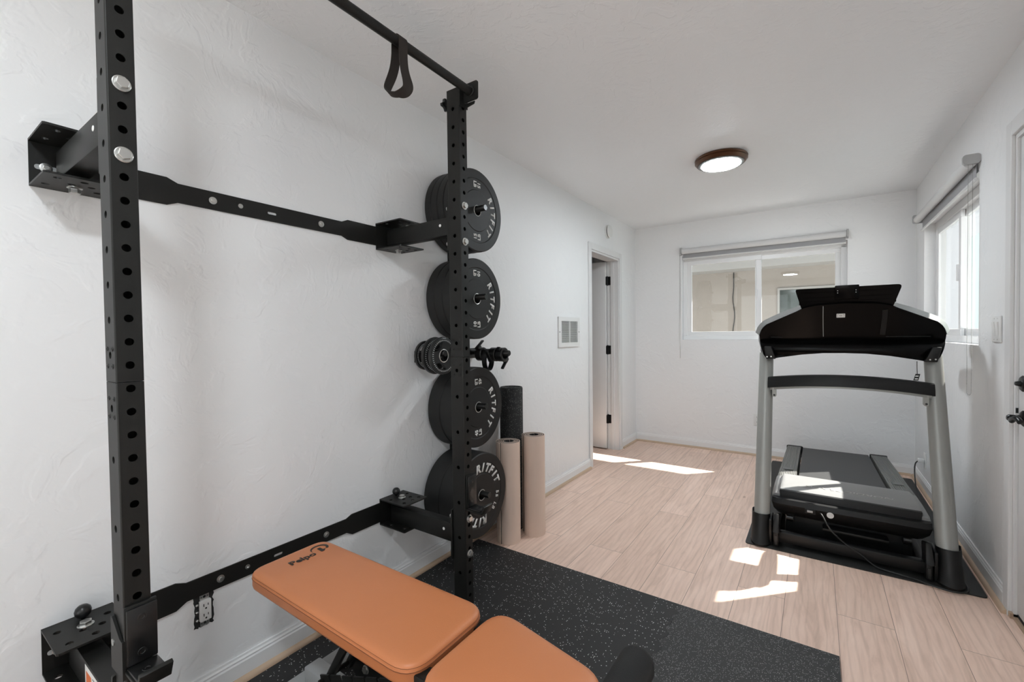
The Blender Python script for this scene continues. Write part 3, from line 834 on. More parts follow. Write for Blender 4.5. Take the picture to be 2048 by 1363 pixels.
# warning label on the lower near arm
lb = MB().plate([(.19, .35), (.305, .35), (.305, .418), (.19, .418)], [], (0, PYS[0] - .0238, 0), (1, 0, 0), (0, 0, 1), .0004, (0, -1, 0)).build('warning_label', 'sticker', rack, smooth=0)
b = MB()
for k in range(5): b.plate([(.255, .405 - k * .009), (.298, .405 - k * .009), (.298, .4075 - k * .009), (.255, .4075 - k * .009)], [], (0, PYS[0] - .0242, 0), (1, 0, 0), (0, 0, 1), .0002, (0, -1, 0))
b.build('label_text', 'logo', lb, smooth=0)
MB().plate([(.20, .358), (.245, .358), (.245, .405), (.20, .405)], [], (0, PYS[0] - .0242, 0), (1, 0, 0), (0, 0, 1), .0002, (0, -1, 0)).build('label_patch', 'orange', lb, smooth=0)

# bar rests (J-cups) hooked into the uprights
def j_cup(yu, dy, side, z0, z1, label):
    yc = yu + dy
    y0, y1 = yc - .029, yc + .029
    t = thing('bar_rest', (PX1, yc, z0 - .02), label, 'bar rest', 'bar rests on the rack uprights')
    b = MB()
    b.box((PX1 + .0015, y0, z0), (PX1 + .0085, y1, z1), .002)
    b.box((PX1 + .0015, y0, z0 - .012), (PX1 + .088, y1, z0 - .0045), .002)
    b.hexa([(PX1 + .078, y0, z0 - .0125), (PX1 + .087, y0, z0 - .0125), (PX1 + .087, y1, z0 - .0125), (PX1 + .078, y1, z0 - .0125),
            (PX1 + .092, y0, z0 + .026), (PX1 + .101, y0, z0 + .022), (PX1 + .101, y1, z0 + .022), (PX1 + .092, y1, z0 + .026)], .0015)
    # side cheek over the flank of the upright
    yf_ = yu + side * .0243 - (z0 - 1.14) * .006 + side * .0012
    b.plate([(PX0 + .002, z1 - .155), (PX1 + .003, z1 - .155), (PX1 + .003, z1 - .072), (PX1 - .010, z1 - .070), (PX0 + .012, z1 - .038), (PX0 + .002, z1 - .038)], [], (0, yf_, 0), (1, 0, 0), (0, 0, 1), .005 * side, (0, 1, 0))
    b.box((PX1 + .0015, min(yf_, yf_ + side * .005), z1 - .155), (PX1 + .0085, max(yf_ + side * .005, y0 + .002) if side < 0 else max(yf_ + .005, y1), z1 - .072))
    b.build('steel_hook', 'steel', t, smooth=30)
    p = MB()
    p.box((PX1 + .0086, y0 + .003, z0 + .004), (PX1 + .0140, y1 - .001, z1 - .006), .002)
    p.box((PX1 + .0086, y0 + .003, z0 - .0044), (PX1 + .076, y1 - .001, z0 + .0016), .002)
    o = p.build('plastic_liner', 'steel2', t, smooth=30)
    for z in (z0 + .026, z1 - .030):
        MB().lathe((PX1 + .014, yc, z), (1, 0, 0), [(0, .0085), (.0008, .008), (.001, .005), (.0002, .004)], 18).build('liner_screw', 'steel2', o)
    MB().lathe((PX1 + .044, yc, z0 + .0017), (0, 0, 1), [(0, .0095), (.0008, .009), (.001, .005), (.0002, .004)], 18).build('liner_screw', 'steel2', o)
    MB().cyl((PX0 + .02, yf_ + side * .005, z1 - .092), (PX0 + .02, yf_ + side * .007, z1 - .092), .0075, seg=14).build('lock_rivet', 'zinc', t)
    return t
j_cup(PYS[0], .006, -1, .535, .667, 'black J-shaped bar rest low on the nearer rack upright')
j_cup(PYS[1], .012, 1, .507, .647, 'black J-shaped bar rest low on the farther rack upright, before the lowest plates')

# webbing loop slung over the pull-up bar
SY_ = 1.062
st = thing('hanging_strap', (BX, SY_, BZ), 'worn black webbing loop hanging from the pull-up bar', 'strap')
pts, wd = [], []
N = 60
for i in range(N + 1):
    t = i / N
    if t < .2:
        a = pi * t / .2
        pts.append(V((BX - .0188 * cos(a), SY_, BZ + .0188 * sin(a)))); wd.append(V((0, 1, 0)))
    else:
        q = (t - .2) / .8                       # front limb down, round the bottom, back limb up
        a = pi * q
        dpt = max(0.0, sin(a)) ** .55
        x = BX + .0188 * cos(a) + .062 * cos(a) * sin(a) ** 2
        y = SY_ + .020 * sin(2 * a) * sin(a) - .014 * sin(a)
        pts.append(V((x, y, BZ - .184 * dpt)))
        tw = (.55 if q < .5 else -.5) * sin(a) ** 2
        wd.append(V((sin(tw), cos(tw), 0)))
MB().band(pts, .037, .003, wd).build('webbing', 'strap', st, smooth=50)

# ------------------------------------------------------------------ plate tree on the wall and its plates
PY = 1.905
tree = thing('plate_storage_rack', (0, PY, .1), 'black wall mounted peg rack holding the weight plates', 'plate rack')
MB().box((.0005, PY - .03, .12), (.014, PY + .03, 2.14), .002).build('wall_rail', 'steel', tree)
MB().box((.0145, 1.60, 1.105), (.026, 2.10, 1.165), .002).build('cross_rail', 'steel', tree)
PEGS = {'15': (PY, 1.9325, .255, .0145), '10': (PY, 1.4515, .255, .0145), '45': (PY + .005, .8535, .245, .0145), '55': (PY - .03, .3845, .285, .0145),
        's': (1.652, 1.1535, .186, .0265), 'c': (2.045, 1.140, .305, .0265)}
for k, (y, z, x, x0) in PEGS.items():
    MB().lathe((x0, y, z), (1, 0, 0), [(0, .0165), (x - x0 - .003, .0165), (x - x0, .0145)], 28).build('peg', 'steel2' , tree)

def ring_text(mb, word, R, mid, size, x, y, z, step, bold=.03, shear=.15, thick=.0007):
    """letters round an arc, upright outwards; angles clockwise from the top seen from +X"""
    n = len(word)
    for i, ch in enumerate(word):
        if ch == ' ': continue
        a = radians(mid + (i - (n - 1) / 2) * step)
        up = V((0, sin(a), cos(a))); rt = V((0, cos(a), -sin(a)))
        text_into(mb, ch, size, V((x, y, z)) + up * R, rt, up, thick, bold, shear)

def bumper(name, y, z, x0, x1, rad, label, group, kind=None):
    t = thing(name, (x0, y, z - rad), label, 'weight plate', group)
    xf = x1
    w_ = x1 - x0 - .0012
    # rim with a raised hub disc and a channel, bored for the peg
    prof = [(0, .026), (0, rad * .50), (w_ * .0 + .004, rad * .52), (.004, rad * .74), (0, rad * .78), (0, rad - .006), (.004, rad - .001), (w_ * .5, rad), (w_ - .004, rad - .001), (w_, rad - .006),
            (w_, rad * .785), (w_ - .003, rad * .765), (w_ - .003, rad * .505), (w_ - .0005, rad * .49), (w_ - .0005, rad * .30), (w_, .036), (w_, .026)]
    b = MB(); u, v, a = frame((1, 0, 0)); seg = 96
    rs = []
    for d, r in prof:
        rs.append(b.ring([V((x0, y, z)) + a * d + (u * cos(2 * pi * i / seg) + v * sin(2 * pi * i / seg)) * r for i in range(seg)]))
    for p, q in zip(rs, rs[1:] + rs[:1]): b.bridge(p, q)
    body = b.build('plate_body', 'rubber', t, smooth=28)
    if kind:
        xs = x0 + w_ - .0029
        b = MB().torus((x0 + w_ - .0005, y, z), (1, 0, 0), .0285, .0022, 40, 8); b.build('hub_ring', 'hubring', body)
        b = MB()
        if kind != '55':
            for mid in (95, 275): ring_text(b, 'RITFIT', rad * .635, mid, .051, xs, y, z, 16.2, .042, .12)
            for s_ in (1, -1):
                c = V((xs, y, z + s_ * rad * .635))
                up = V((0, s_, 0)); rt = V((0, 0, -s_))
                text_into(b, kind, .033, c + up * .0165, rt, up, .0007, .035)
                text_into(b, 'LB', .033, c - up * .0165, rt, up, .0007, .035)
        else:
            for mid in (28, 208): ring_text(b, 'RITFIT', rad * .635, mid, .060, xs, y, z, 15.8, .055, .25)
            for mid in (117, 297): ring_text(b, '55 LB', rad * .635, mid, .032, xs, y, z, 8.6, .035, .0)
        b.build('lettering', 'letter', body, smooth=0)
    return t
def stack(key, ths, xs0, rad, labels, group):
    y, z = PEGS[key][0], PEGS[key][1]
    z -= .0085
    x = xs0
    for i, th in enumerate(ths):
        bumper('bumper_plate', y, z, x, x + th, rad, labels[i], group, key if i == len(ths) - 1 else None); x += th
G = 'bumper plates on the wall pegs'
wpos = lambda n: {4: ('against the wall', 'second from the wall', 'third from the wall', 'outermost')}[n]
stack('15', [.0455] * 4, .018, .224, ['black bumper plate against the wall on the top peg', 'black bumper plate second from the wall on the top peg', 'black bumper plate third from the wall on the top peg', 'black bumper plate lettered 15 LB, outermost on the top peg'], G)
stack('10', [.060, .058, .056], .018, .222, ['black bumper plate against the wall on the second peg down', 'black bumper plate in the middle of the second peg down', 'black bumper plate lettered 10 LB, outermost on the second peg down'], G)
stack('45', [.088, .086], .016, .222, ['black bumper plate against the wall behind the one lettered 45 LB', 'black bumper plate lettered 45 LB, above the lowest peg'], G)
stack('55', [.108, .108], .018, .227, ['black bumper plate against the wall on the lowest peg', 'black bumper plate lettered 55 LB, outermost on the lowest peg'], G)

def iron_plate(y, z, x0, th, rad, label, first=None):
    t = thing('iron_plate', (x0, y, z - rad), label, 'weight plate', 'small iron plates on the side peg')
    b = MB(); n = 72
    outer = circ(0, 0, rad * .985, n)
    def slot(a0):
        p = []
        for k in range(11): a = radians(a0 - 34 + 68 * k / 10); p.append((rad * .74 * cos(a), rad * .74 * sin(a)))
        for k in range(7): a = radians(a0 + 20 - 40 * k / 6); p.append((rad * .47 * cos(a), rad * .47 * sin(a)))
        return p
    holes = [circ(0, 0, .0300, 28), slot(128), slot(248), slot(8)]
    b.plate(outer, holes, (x0 + th * .2, y, z), (0, 1, 0), (0, 0, 1), th * .6, (1, 0, 0))
    body = b.build('plate_body', 'iron', t, smooth=30)
    MB().torus((x0 + th / 2, y, z), (1, 0, 0), rad - th * .33, th * .34, 72, 12).build('rim', 'iron', t)
    b = MB().torus((x0 + th * .82, y, z), (1, 0, 0), .0318, .0022, 36, 8); b.build('hub_ring', 'hubring', body)
    b = MB()
    for k in range(48):
        a = 2 * pi * k / 48; d = V((0, cos(a), sin(a)))
        b.tube([V((x0 + th * .86, y, z)) + d * rad * .79, V((x0 + th * .86, y, z)) + d * rad * .86], .0022, 5)
    b.build('raised_ribs', 'grey', body)
    return t
sy, sz = PEGS['s'][0], PEGS['s'][1] - .0125
iron_plate(sy, sz, .034, .024, .076, 'smallest black iron plate, next to the wall on the side peg')
iron_plate(sy, sz, .100, .030, .095, 'black iron plate in the middle of the side peg')
iron_plate(sy, sz, .150, .030, .095, 'black iron plate with three grip holes, outermost on the side peg')

# barbell collars on the right-hand peg
def collar(x, ang, label):
    y, z = PEGS['c'][0], PEGS['c'][1]
    t = thing('barbell_collar', (x, y, z - .04), label, 'barbell collar', 'barbell collars on the right hand peg')
    b = MB(); u, v, a = frame((1, 0, 0)); rs = []
    zc = z - .0085
    for d, r in ((0, .0265), (0, .036), (.004, .040), (.040, .040), (.044, .036), (.044, .0265)):
        rs.append(b.ring([V((x + d, y, zc)) + (u * cos(2 * pi * i / 40) + v * sin(2 * pi * i / 40)) * r for i in range(40)]))
    for p, q in zip(rs, rs[1:] + rs[:1]): b.bridge(p, q)
    b.build('collar_ring', 'steel2', t)
    R_ = Matrix.Rotation(ang, 3, 'X')
    c = V((x + .022, y, zc))
    def rb(lo, hi, bev):
        q = MB().box(lo, hi, bev)
        for vv in q.bm.verts: vv.co = c + R_ @ vv.co
        return q
    rb((-.014, .030, -.016), (.014, .058, .016), .004).build('hinge_block', 'steel2', t)
    rb((-.010, .050, -.060), (.010, .060, .012), .004).build('clamp_lever', 'steel2', t)
    b = rb((-.012, -.055, -.012), (.012, -.038, .012), .004); b.build('clamp_latch', 'steel2', t)
collar(.082, 2.2, 'black barbell collar next to the wall on the right hand peg')
collar(.180, -2.6, 'black barbell collar in the middle of the right hand peg')
collar(.232, -.75, 'black barbell collar at the tip of the right hand peg')
# strap loop hung on the same peg
st = thing('hanging_strap', (.15, PEGS['c'][0], PEGS['c'][1]), 'black nylon strap looped over the right hand peg between barbell collars', 'strap')
pts, y, z = [], PEGS['c'][0], PEGS['c'][1]
for i in range(33):
    a = 2 * pi * i / 32
    pts.append((.153, y + .036 * sin(a), z - .040 + .062 * cos(a)))
MB().band(pts, .034, .003, (1, 0, 0)).build('webbing', 'cord', st, smooth=50)

# ------------------------------------------------------------------ roller and mats standing by the wall
FRX, FRY = .108, 2.345
fr = MB().lathe((FRX, FRY, 0), (0, 0, 1), [(0, .03), (0, .068), (.006, .074), (.900, .074), (.908, .070), (.909, .062), (.901, .058), (.901, .030), (.875, .028), (.875, .001)], 56).build('foam_roller', 'roller', None, 40, (FRX, FRY, 0))
tag(fr, 'tall black flecked foam roller standing upright behind the two rolled mats', 'foam roller')
def yoga_roll(x, y, h, r, a0, flare, label, lean=0.0):
    t = thing('rolled_mat', (x, y, 0), label, 'exercise mat', 'rolled beige mats standing by the wall')
    th = .0088; turns = (r - .026) / (th * 1.18)
    n = int(turns * 36)
    def spiral(off):
        p = []
        for i in range(n + 1):
            a = a0 - 2 * pi * turns * (1 - i / n)
            rr = .026 + (r - .026) * i / n + off
            if flare and i > n - 14: rr += flare * ((i - n + 14) / 14) ** 2
            p.append((x + rr * cos(a), y + rr * sin(a)))
        return p
    for name, o0, o1, m_ in (('mat_outer', .0010, .0044, 'yoga'), ('mat_lining', -.0040, .0010, 'yogain')):
        b = MB(); A, B = spiral(o0), spiral(o1)
        lp = [b.ring([(p[0] + lean * z, p[1], z) for p in A]) for z in (0.0, h)] + [b.ring([(p[0] + lean * z, p[1], z) for p in B]) for z in (0.0, h)]
        b.bridge(lp[0], lp[1], False); b.bridge(lp[2], lp[3], False); b.bridge(lp[0], lp[2], False); b.bridge(lp[1], lp[3], False)
        for e in (0, -1): b.bm.faces.new((lp[0][e], lp[1][e], lp[3][e], lp[2][e]))
        b.build(name, m_, t, smooth=40)
yoga_roll(.196, 2.182, .603, .072, radians(-98), .0, 'beige rolled exercise mat on the left, nearer the weight plates', .0)
yoga_roll(.270, 2.352, .618, .070, radians(200), .0, 'beige rolled exercise mat on the right, farther from the weight plates', .0)

# ------------------------------------------------------------------ rubber floor tiles
ROWS = [(1.925, 2.070), (1.340, 1.925), (.755, 1.340), (.170, .755)]
TX = [.046, .633, 1.220, 1.803]
def puzzle(p0, p1, n, amp, nrm):
    """interlocking tab edge from p0 to p1 (both tiles share it)"""
    p0, p1 = V((*p0, 0)), V((*p1, 0)); nrm = V((*nrm, 0)); pts = []
    for k in range(n):
        s_ = 1 if k % 2 else -1
        a, b_ = (k + .12) / n, (k + .88) / n
        e = .10 / n
        pts += [p0.lerp(p1, a), p0.lerp(p1, a + e) + nrm * amp * s_, p0.lerp(p1, b_ - e) + nrm * amp * s_, p0.lerp(p1, b_)]
    return [(q.x, q.y) for q in pts]
def rubber_tile(x0, x1, y0, y1, jag, m_, label):
    """jag: which of (south, east, north, west) edges interlock"""
    g = .0006
    pts = [(x0 + g, y0 + g)]
    A = .010
    if jag[0]: pts += puzzle((x0 + g + .02, y0 + g), (x1 - g - .02, y0 + g), 11, A, (0, 1))
    pts.append((x1 - g, y0 + g))
    if jag[1]: pts += puzzle((x1 - g, y0 + g + .02), (x1 - g, y1 - g - .02), max(3, int((y1 - y0) / .055) | 1), A, (1, 0))
    pts.append((x1 - g, y1 - g))
    if jag[2]: pts += list(reversed(puzzle((x0 + g + .02, y1 - g), (x1 - g - .02, y1 - g), 11, A, (0, 1))))
    pts.append((x0 + g, y1 - g))
    if jag[3]:
        q = []
        for (a, c_) in reversed(ROWS):
            if a >= y0 - .01 and c_ <= y1 + .01: q += puzzle((x0 + g, a + g + .02), (x0 + g, c_ - g - .02), max(3, int((c_ - a) / .055) | 1), A, (1, 0))
        pts += list(reversed(q))
    o = MB().plate(pts, [], (0, 0, .0), (1, 0, 0), (0, 1, 0), .012, (0, 0, 1)).build('rubber_tile', m_, None, 0, ((x0 + x1) / 2, (y0 + y1) / 2, 0))
    tag(o, label, 'floor tile', 'interlocking rubber floor tiles')
cn = ['along the left wall', 'in the middle column']
rn = ['narrow black white-flecked rubber edge tile {} beyond the far rack upright', 'black white-flecked rubber tile {} at the far upright', 'black white-flecked rubber tile {} under the bench', 'black white-flecked rubber tile {} at the near end of the bench']
for ci in range(2):
    for ri, (a, c_) in enumerate(ROWS):
        rubber_tile(TX[ci], TX[ci + 1], a, c_, (ri < 3, True, ri > 0, ci > 0), 'tile', rn[ri].format(cn[ci]))
rubber_tile(TX[2], TX[3], 1.340, 2.070, (True, False, False, True), 'tile2', 'charcoal finely flecked rubber tile at the right far corner of the matting')
rubber_tile(TX[2], TX[3], .755, 1.340, (True, False, True, True), 'tile2', 'charcoal finely flecked rubber tile under the bench foam roller')

# ------------------------------------------------------------------ adjustable bench
BY = .857
bench = thing('weight_bench', (.75, BY, .012), 'tan leatherette adjustable weight bench on the rubber tiles under the rack', 'weight bench')
def pad(outline, z0, z1, name, crown=.004, edge=.012):
    """upholstered pad: outline list (x, y) ccw, soft top edge, piping seam"""
    n = len(outline)
    cx = sum(p[0] for p in outline) / n; cy_ = sum(p[1] for p in outline) / n
    def off(d):
        r = []
        for i in range(n):
            p0, p1, p2 = outline[i - 1], outline[i], outline[(i + 1) % n]
            t = V((p2[0] - p0[0], p2[1] - p0[1], 0)).normalized(); nn = V((t.y, -t.x, 0))
            r.append(V((p1[0], p1[1], 0)) - nn * d)
        return r
    b = MB(); rings = []
    for d, z in ((.010, z0), (.002, z0 + .003), (0, z0 + .010), (0, z1 - .020), (-.0012, z1 - .0165), (0.0005, z1 - .0145), (-.0004, z1 - .012), (.003, z1 - .005), (.009, z1 - .0008), (.022, z1 + .001)):
        rings.append([q + V((0, 0, z)) for q in off(d)])
    for k in (.75, .5, .25):
        rings.append([V((cx + (p.x - cx) * k, cy_ + (p.y - cy_) * k, z1 + .001 + crown * (1 - k))) for p in off(.022)])
    b.loft(rings)
    o = b.build(name, 'leather', bench, smooth=60)
    s_ = MB()
    for d, z in ((.0012, z1 - .0098), (-.0008, z1 - .0190)):
        lp = off(d); dense = []
        for i in range(n):
            a, c_ = lp[i], lp[(i + 1) % n]; m = max(1, int((c_ - a).length / .02))
            for k in range(m): dense.append(a.lerp(c_, k / m) + V((0, 0, z)))
        s_.tube(dense, .0009, 5, closed=True)
    s_.build('stitching', 'stitch', o, smooth=60)
    return o
def rounded(poly, rad, n=7):
    out = []
    m = len(poly)
    for i in range(m):
        p0, p, p1 = V((*poly[i - 1], 0)), V((*poly[i], 0)), V((*poly[(i + 1) % m], 0))
        r = rad[i]; a, c_ = (p0 - p).normalized(), (p1 - p).normalized()
        for k in range(n + 1):
            t = k / n; q = (p + a * r) * (1 - t) ** 2 + p * 2 * t * (1 - t) + (p + c_ * r) * t ** 2
            out.append((q.x, q.y))
    return out
back = pad(rounded([(.138, BY - .143), (.943, BY - .152), (.943, BY + .152), (.138, BY + .143)], [.055, .075, .075, .055]), .402, .455, 'back_pad')
seat = pad(rounded([(.965, BY - .172), (1.335, BY - .094), (1.335, BY + .094), (.965, BY + .172)], [.085, .07, .07, .085]), .402, .455, 'seat_pad')
# printed wordmark near the head end
b = MB()
text_into(b, 'Pelpo', .040, (.2255, .862, .4575), (0, 1, 0), (-1, 0, 0), .0005, .03, 0, 'CENTER', 1.05)
arc = []
oc = V((.203, .966, 0))
ai = [(radians(200 - 15.5 * k), .026 if k < 3 else .0265) for k in range(17)]
outer = [(.0285 * cos(a) * 1.15, .0285 * sin(a)) for a, _ in ai]; inner = [((.0285 - .0085 * sin(pi * min(1, k / 8) / 2)) * cos(a) * 1.15, (.0285 - .0085 * sin(pi * min(1, k / 8) / 2)) * sin(a)) for k, (a, _) in enumerate(ai)]
b.plate(outer + inner[::-1], [], (.203, .940, .4575), (0, 1, 0), (-1, 0, 0), .0005, (0, 0, 1))
b.plate([(-.010, -.030), (.002, -.030), (.012, -.018), (.004, -.016), (.004, .004), (-.008, .004)], [], (.203, .940, .4575), (0, 1, 0), (-1, 0, 0), .0005, (0, 0, 1))
b.build('printed_logo', 'logo', back, smooth=0)
# frame
fr_ = MB()
fr_.box((.28, BY - .03, .060), (1.40, BY + .03, .115), .006)
fr_.build('main_beam', 'grey', bench)
MB().box((.225, BY - .215, .018), (.290, BY + .215, .060), .006).build('rear_foot', 'grey', bench)
for sy_ in (-1, 1):
    MB().box((.22, BY + sy_ * .215 - .012, .0122), (.295, BY + sy_ * .215 + .012, .064), .005).build('foot_cap', 'tmsoft', bench)
MB().box((1.35, BY - .20, .018), (1.41, BY + .20, .060), .006).build('front_foot', 'grey', bench)
for sy_ in (-1, 1):
    MB().box((1.345, BY + sy_ * .20 - .012, .0122), (1.415, BY + sy_ * .20 + .012, .064), .005).build('foot_cap', 'tmsoft', bench)
MB().hexa([(.93, BY - .028, .115), (.99, BY - .028, .115), (.99, BY + .028, .115), (.93, BY + .028, .115), (.955, BY - .028, .372), (1.015, BY - .028, .372), (1.015, BY + .028, .372), (.955, BY + .028, .372)], .004).build('seat_post', 'grey', bench)
MB().box((.945, BY - .10, .340), (1.26, BY - .065, .4015), .003).box((.945, BY + .065, .340), (1.26, BY + .10, .4015), .003).build('seat_rail', 'grey', bench)
# notched ladder plates
def ladder(y):
    top0, top1 = V((.428, 0, .172)), V((.935, 0, .372))
    d = (top1 - top0); ln = d.length; U = d.normalized(); Wd = V((-U.z, 0, U.x))
    pts = [(0, -.075), (ln, -.075), (ln, 0)]
    x = ln - .05
    while x > .03:
        pts += [(x, 0), (x - .002, -.017), (x - .006, -.021), (x - .011, -.018), (x - .013, 0)]; x -= .062
    pts.append((0, 0))
    o = MB().plate(pts, [], (top0.x, y, top0.z), U, Wd, .005, (0, 1, 0)).build('notched_ladder', 'steel', bench, smooth=0)
    for q in (.07, .19, .36):
        p = top0 + U * q + Wd * -.048
        MB().bolt((p.x, y, p.z), (0, -1, 0), .011, .009).build('bolt', 'zinc', o)
for y in (BY - .062, BY + .050): ladder(y)
# strut under the back pad, resting in the ladder
MB().hexa([(.425, BY - .045, .150), (.45, BY - .045, .142), (.45, BY - .028, .142), (.425, BY - .028, .150), (.585, BY - .045, .402), (.61, BY - .045, .402), (.61, BY - .028, .402), (.585, BY - .028, .402)], .002)\
    .hexa([(.425, BY + .028, .150), (.45, BY + .028, .142), (.45, BY + .045, .142), (.425, BY + .045, .150), (.585, BY + .028, .402), (.61, BY + .028, .402), (.61, BY + .045, .402), (.585, BY + .045, .402)], .002)\
    .cyl((.445, BY - .075, .162), (.445, BY + .075, .162), .0075, seg=14).build('back_strut', 'steel', bench)
MB().box((.30, BY - .045, .378), (.97, BY - .015, .4015), .003).box((.30, BY + .015, .378), (.97, BY + .045, .4015), .003).build('back_rail', 'steel', bench)
for y in (BY - .105, BY + .105):
    MB().box((.925, y - .022, .372), (.995, y + .022, .430), .004).build('hinge_bracket', 'steel', bench)
MB().cyl((.958, BY - .082, .424), (.958, BY + .082, .424), .010, seg=18).build('hinge_bar', 'zinc', bench)
MB().box((.90, BY - .155, .330), (.975, BY - .127, .378), .004).build('adjuster_tube', 'tmhood', bench)
for x, y, z in ((.915, BY - .155, .352), (.957, BY - .155, .365), (.86, BY - .067, .335)):
    MB().bolt((x, y, z), (0, -1, 0), .0115, .011).build('bolt', 'zinc', bench)
MB().cyl((.985, BY - .02, .395), (.985, BY + .168, .395), .006, seg=12).bolt((.985, BY + .168, .395), (0, 1, 0), .009, .008).build('hinge_bolt', 'zinc', bench)
# foam leg rollers
MB().hexa([(1.25, BY - .022, .34), (1.29, BY - .022, .34), (1.29, BY + .022, .34), (1.25, BY + .022, .34), (1.25, BY - .022, .39), (1.35, BY - .022, .392), (1.35, BY + .022, .392), (1.25, BY + .022, .39)], .004)\
    .cyl((1.335, BY - .10, .366), (1.335, BY + .10, .366), .012, seg=16).build('leg_bar', 'steel', bench)
for s_ in (-1, 1):
    y1 = BY + s_ * .305; y0 = BY + s_ * .085
    MB().lathe((1.335, y0, .366), (0, s_, 0), [(0, .04), (.006, .047), (.20, .047), (.214, .042), (.2195, .030), (.221, .001)], 44).build('foam_leg_roller', 'foamgrip', bench)

# ------------------------------------------------------------------ treadmill and its mat
em = MB().plate(rrect(1.384, 2.912, 2.388, 4.915, .02), [], (0, 0, .0), (1, 0, 0), (0, 1, 0), .006, (0, 0, 1)).build('equipment_mat', 'eqmat', None, 0, (1.886, 3.9, 0))
tag(em, 'thin black mat lying under the treadmill', 'mat')
TC = 1.865
tm = thing('treadmill', (TC, 3.6, .006), 'black and silver treadmill on a thin black mat, its console facing away', 'treadmill')
XL, XR = 1.463, 2.267
# uprights
for x0, x1 in ((XL, 1.463), (XR, 2.259)):
    b = MB(); rings = []
    for k in range(13):
        t = k / 12; c = V((x0 + (x1 - x0) * t, 2.985 + .335 * t, .05 + 1.06 * t)); rx = .0435 - .004 * t; ry = .036 - .003 * t
        rings.append([c + V((rx * cos(a), ry * sin(a), 0)) for a in [2 * pi * i / 36 for i in range(36)]])
    b.loft(rings).build('upright', 'silver', tm)
    sg = 1 if x0 < TC else -1
    # boot
    b = MB(); rings = []
    for z, rx, ry, dy in ((.0065, .052, .085, .0), (.018, .054, .088, .0), (.024, .050, .080, .0), (.08, .050, .056, .018), (.15, .0485, .048, .035), (.168, .0475, .046, .040), (.168, .0445, .040, .040), (.150, .0445, .0385, .036)):
        rings.append([V((x0 - sg * .004 + rx * cos(a), 2.985 + dy * .9 + ry * sin(a), z + (.014 * (sin(a) > 0) if z > .14 else 0))) for a in [2 * pi * i / 36 for i in range(36)]])
    b.loft(rings).build('upright_boot', 'tmsoft', tm, smooth=40)
    # latch block on the inner side
    b = MB(); xi = x0 + sg * .075
    b.box((xi - .013, 2.95, .0065), (xi + .013, 3.06, .09), .006)
    b.hexa([(xi - .016, 2.93, .09), (xi + .018, 2.93, .09), (xi + .018, 3.03, .075), (xi - .016, 3.03, .075), (xi - .010, 2.985, .185), (xi + .012, 2.985, .185), (xi + .018, 3.06, .165), (xi - .016, 3.06, .165)], .006)
    b.box((xi - .028 * sg - .008, 2.96, .0065), (xi - .028 * sg + .006, 3.10, .15), .004)
    lb_ = b.build('latch_block', 'tmsoft', tm)
    MB().box((xi - .006, 2.947, .018), (xi + .006, 2.951, .07), .001).build('latch_slot', 'belt', lb_)
    # base rail on the mat
    MB().box((xi - .03, 3.02, .012), (xi + .010, 4.05, .058), .006).build('base_rail', 'tmsoft', tm)
MB().box((1.535, 2.985, .022), (2.195, 3.035, .082), .006).build('front_crossbar', 'tmsoft', tm)
MB().box((1.575, 3.14, .030), (2.155, 3.18, .16), .006).box((1.60, 3.25, .02), (1.64, 4.0, .07), .004).box((2.09, 3.25, .02), (2.13, 4.0, .07), .004).build('lift_frame', 'tmsoft', tm)
for x in (1.60, 2.13):
    MB().lathe((x - .02, 3.12, .13), (1, 0, 0), [(0, .012), (.003, .022), (.037, .022), (.04, .012)], 24).build('pivot_roller', 'steel2', tm)
MB().box((1.76, 3.05, .115), (2.05, 3.12, .13), .003).build('motor_guard', 'tmsoft', tm)
# deck: side rails, belt, end caps
zn, zf = .270, .188
yn_, yf = 3.46, 4.865
for xa, xb in ((1.507, 1.622), (2.108, 2.223)):
    MB().hexa([(xa, yn_, zn - .075), (xb, yn_, zn - .075), (xb, yf - .02, zf - .075), (xa, yf - .02, zf - .075), (xa + .006, yn_, zn), (xb - .004, yn_, zn), (xb - .004, yf - .02, zf), (xa + .006, yf - .02, zf)], .004).build('side_rail', 'railtop', tm, smooth=0)
    MB().hexa([(xa - .002, yf - .055, zf - .095), (xb + .014, yf - .055, zf - .095), (xb + .010, yf, zf - .09), (xa, yf, zf - .09), (xa - .002, yf - .055, zf + .006), (xb + (.012 if xa < TC else -.002), yf - .055, zf + .006), (xb + .004, yf, zf), (xa + .004, yf, zf)], .006).build('rear_end_cap', 'tmsoft', tm)
    MB().hexa([(xa + .03, 3.72, .257), (xa + .085, 3.72, .257), (xa + .085, 3.80, .2525), (xa + .03, 3.80, .2525), (xa + .03, 3.72, .259), (xa + .085, 3.72, .259), (xa + .085, 3.80, .2545), (xa + .03, 3.80, .2545)]).build('rail_label', 'tmcover', tm, smooth=0)
b = MB(); rings = []
prof = [(3.38, zn - .010), (yf - .045, zf - .004)] + [(yf - .045 + .026 * sin(a), zf - .030 + .026 * cos(a)) for a in [radians(18 * k) for k in range(1, 10)]] + [(yf - .06, zf - .058), (3.38, zn - .066)]
rings = [[V((x, p[0], p[1])) for p in prof] for x in (1.632, 2.098)]
b.loft(rings).build('running_belt', 'belt', tm, smooth=40)
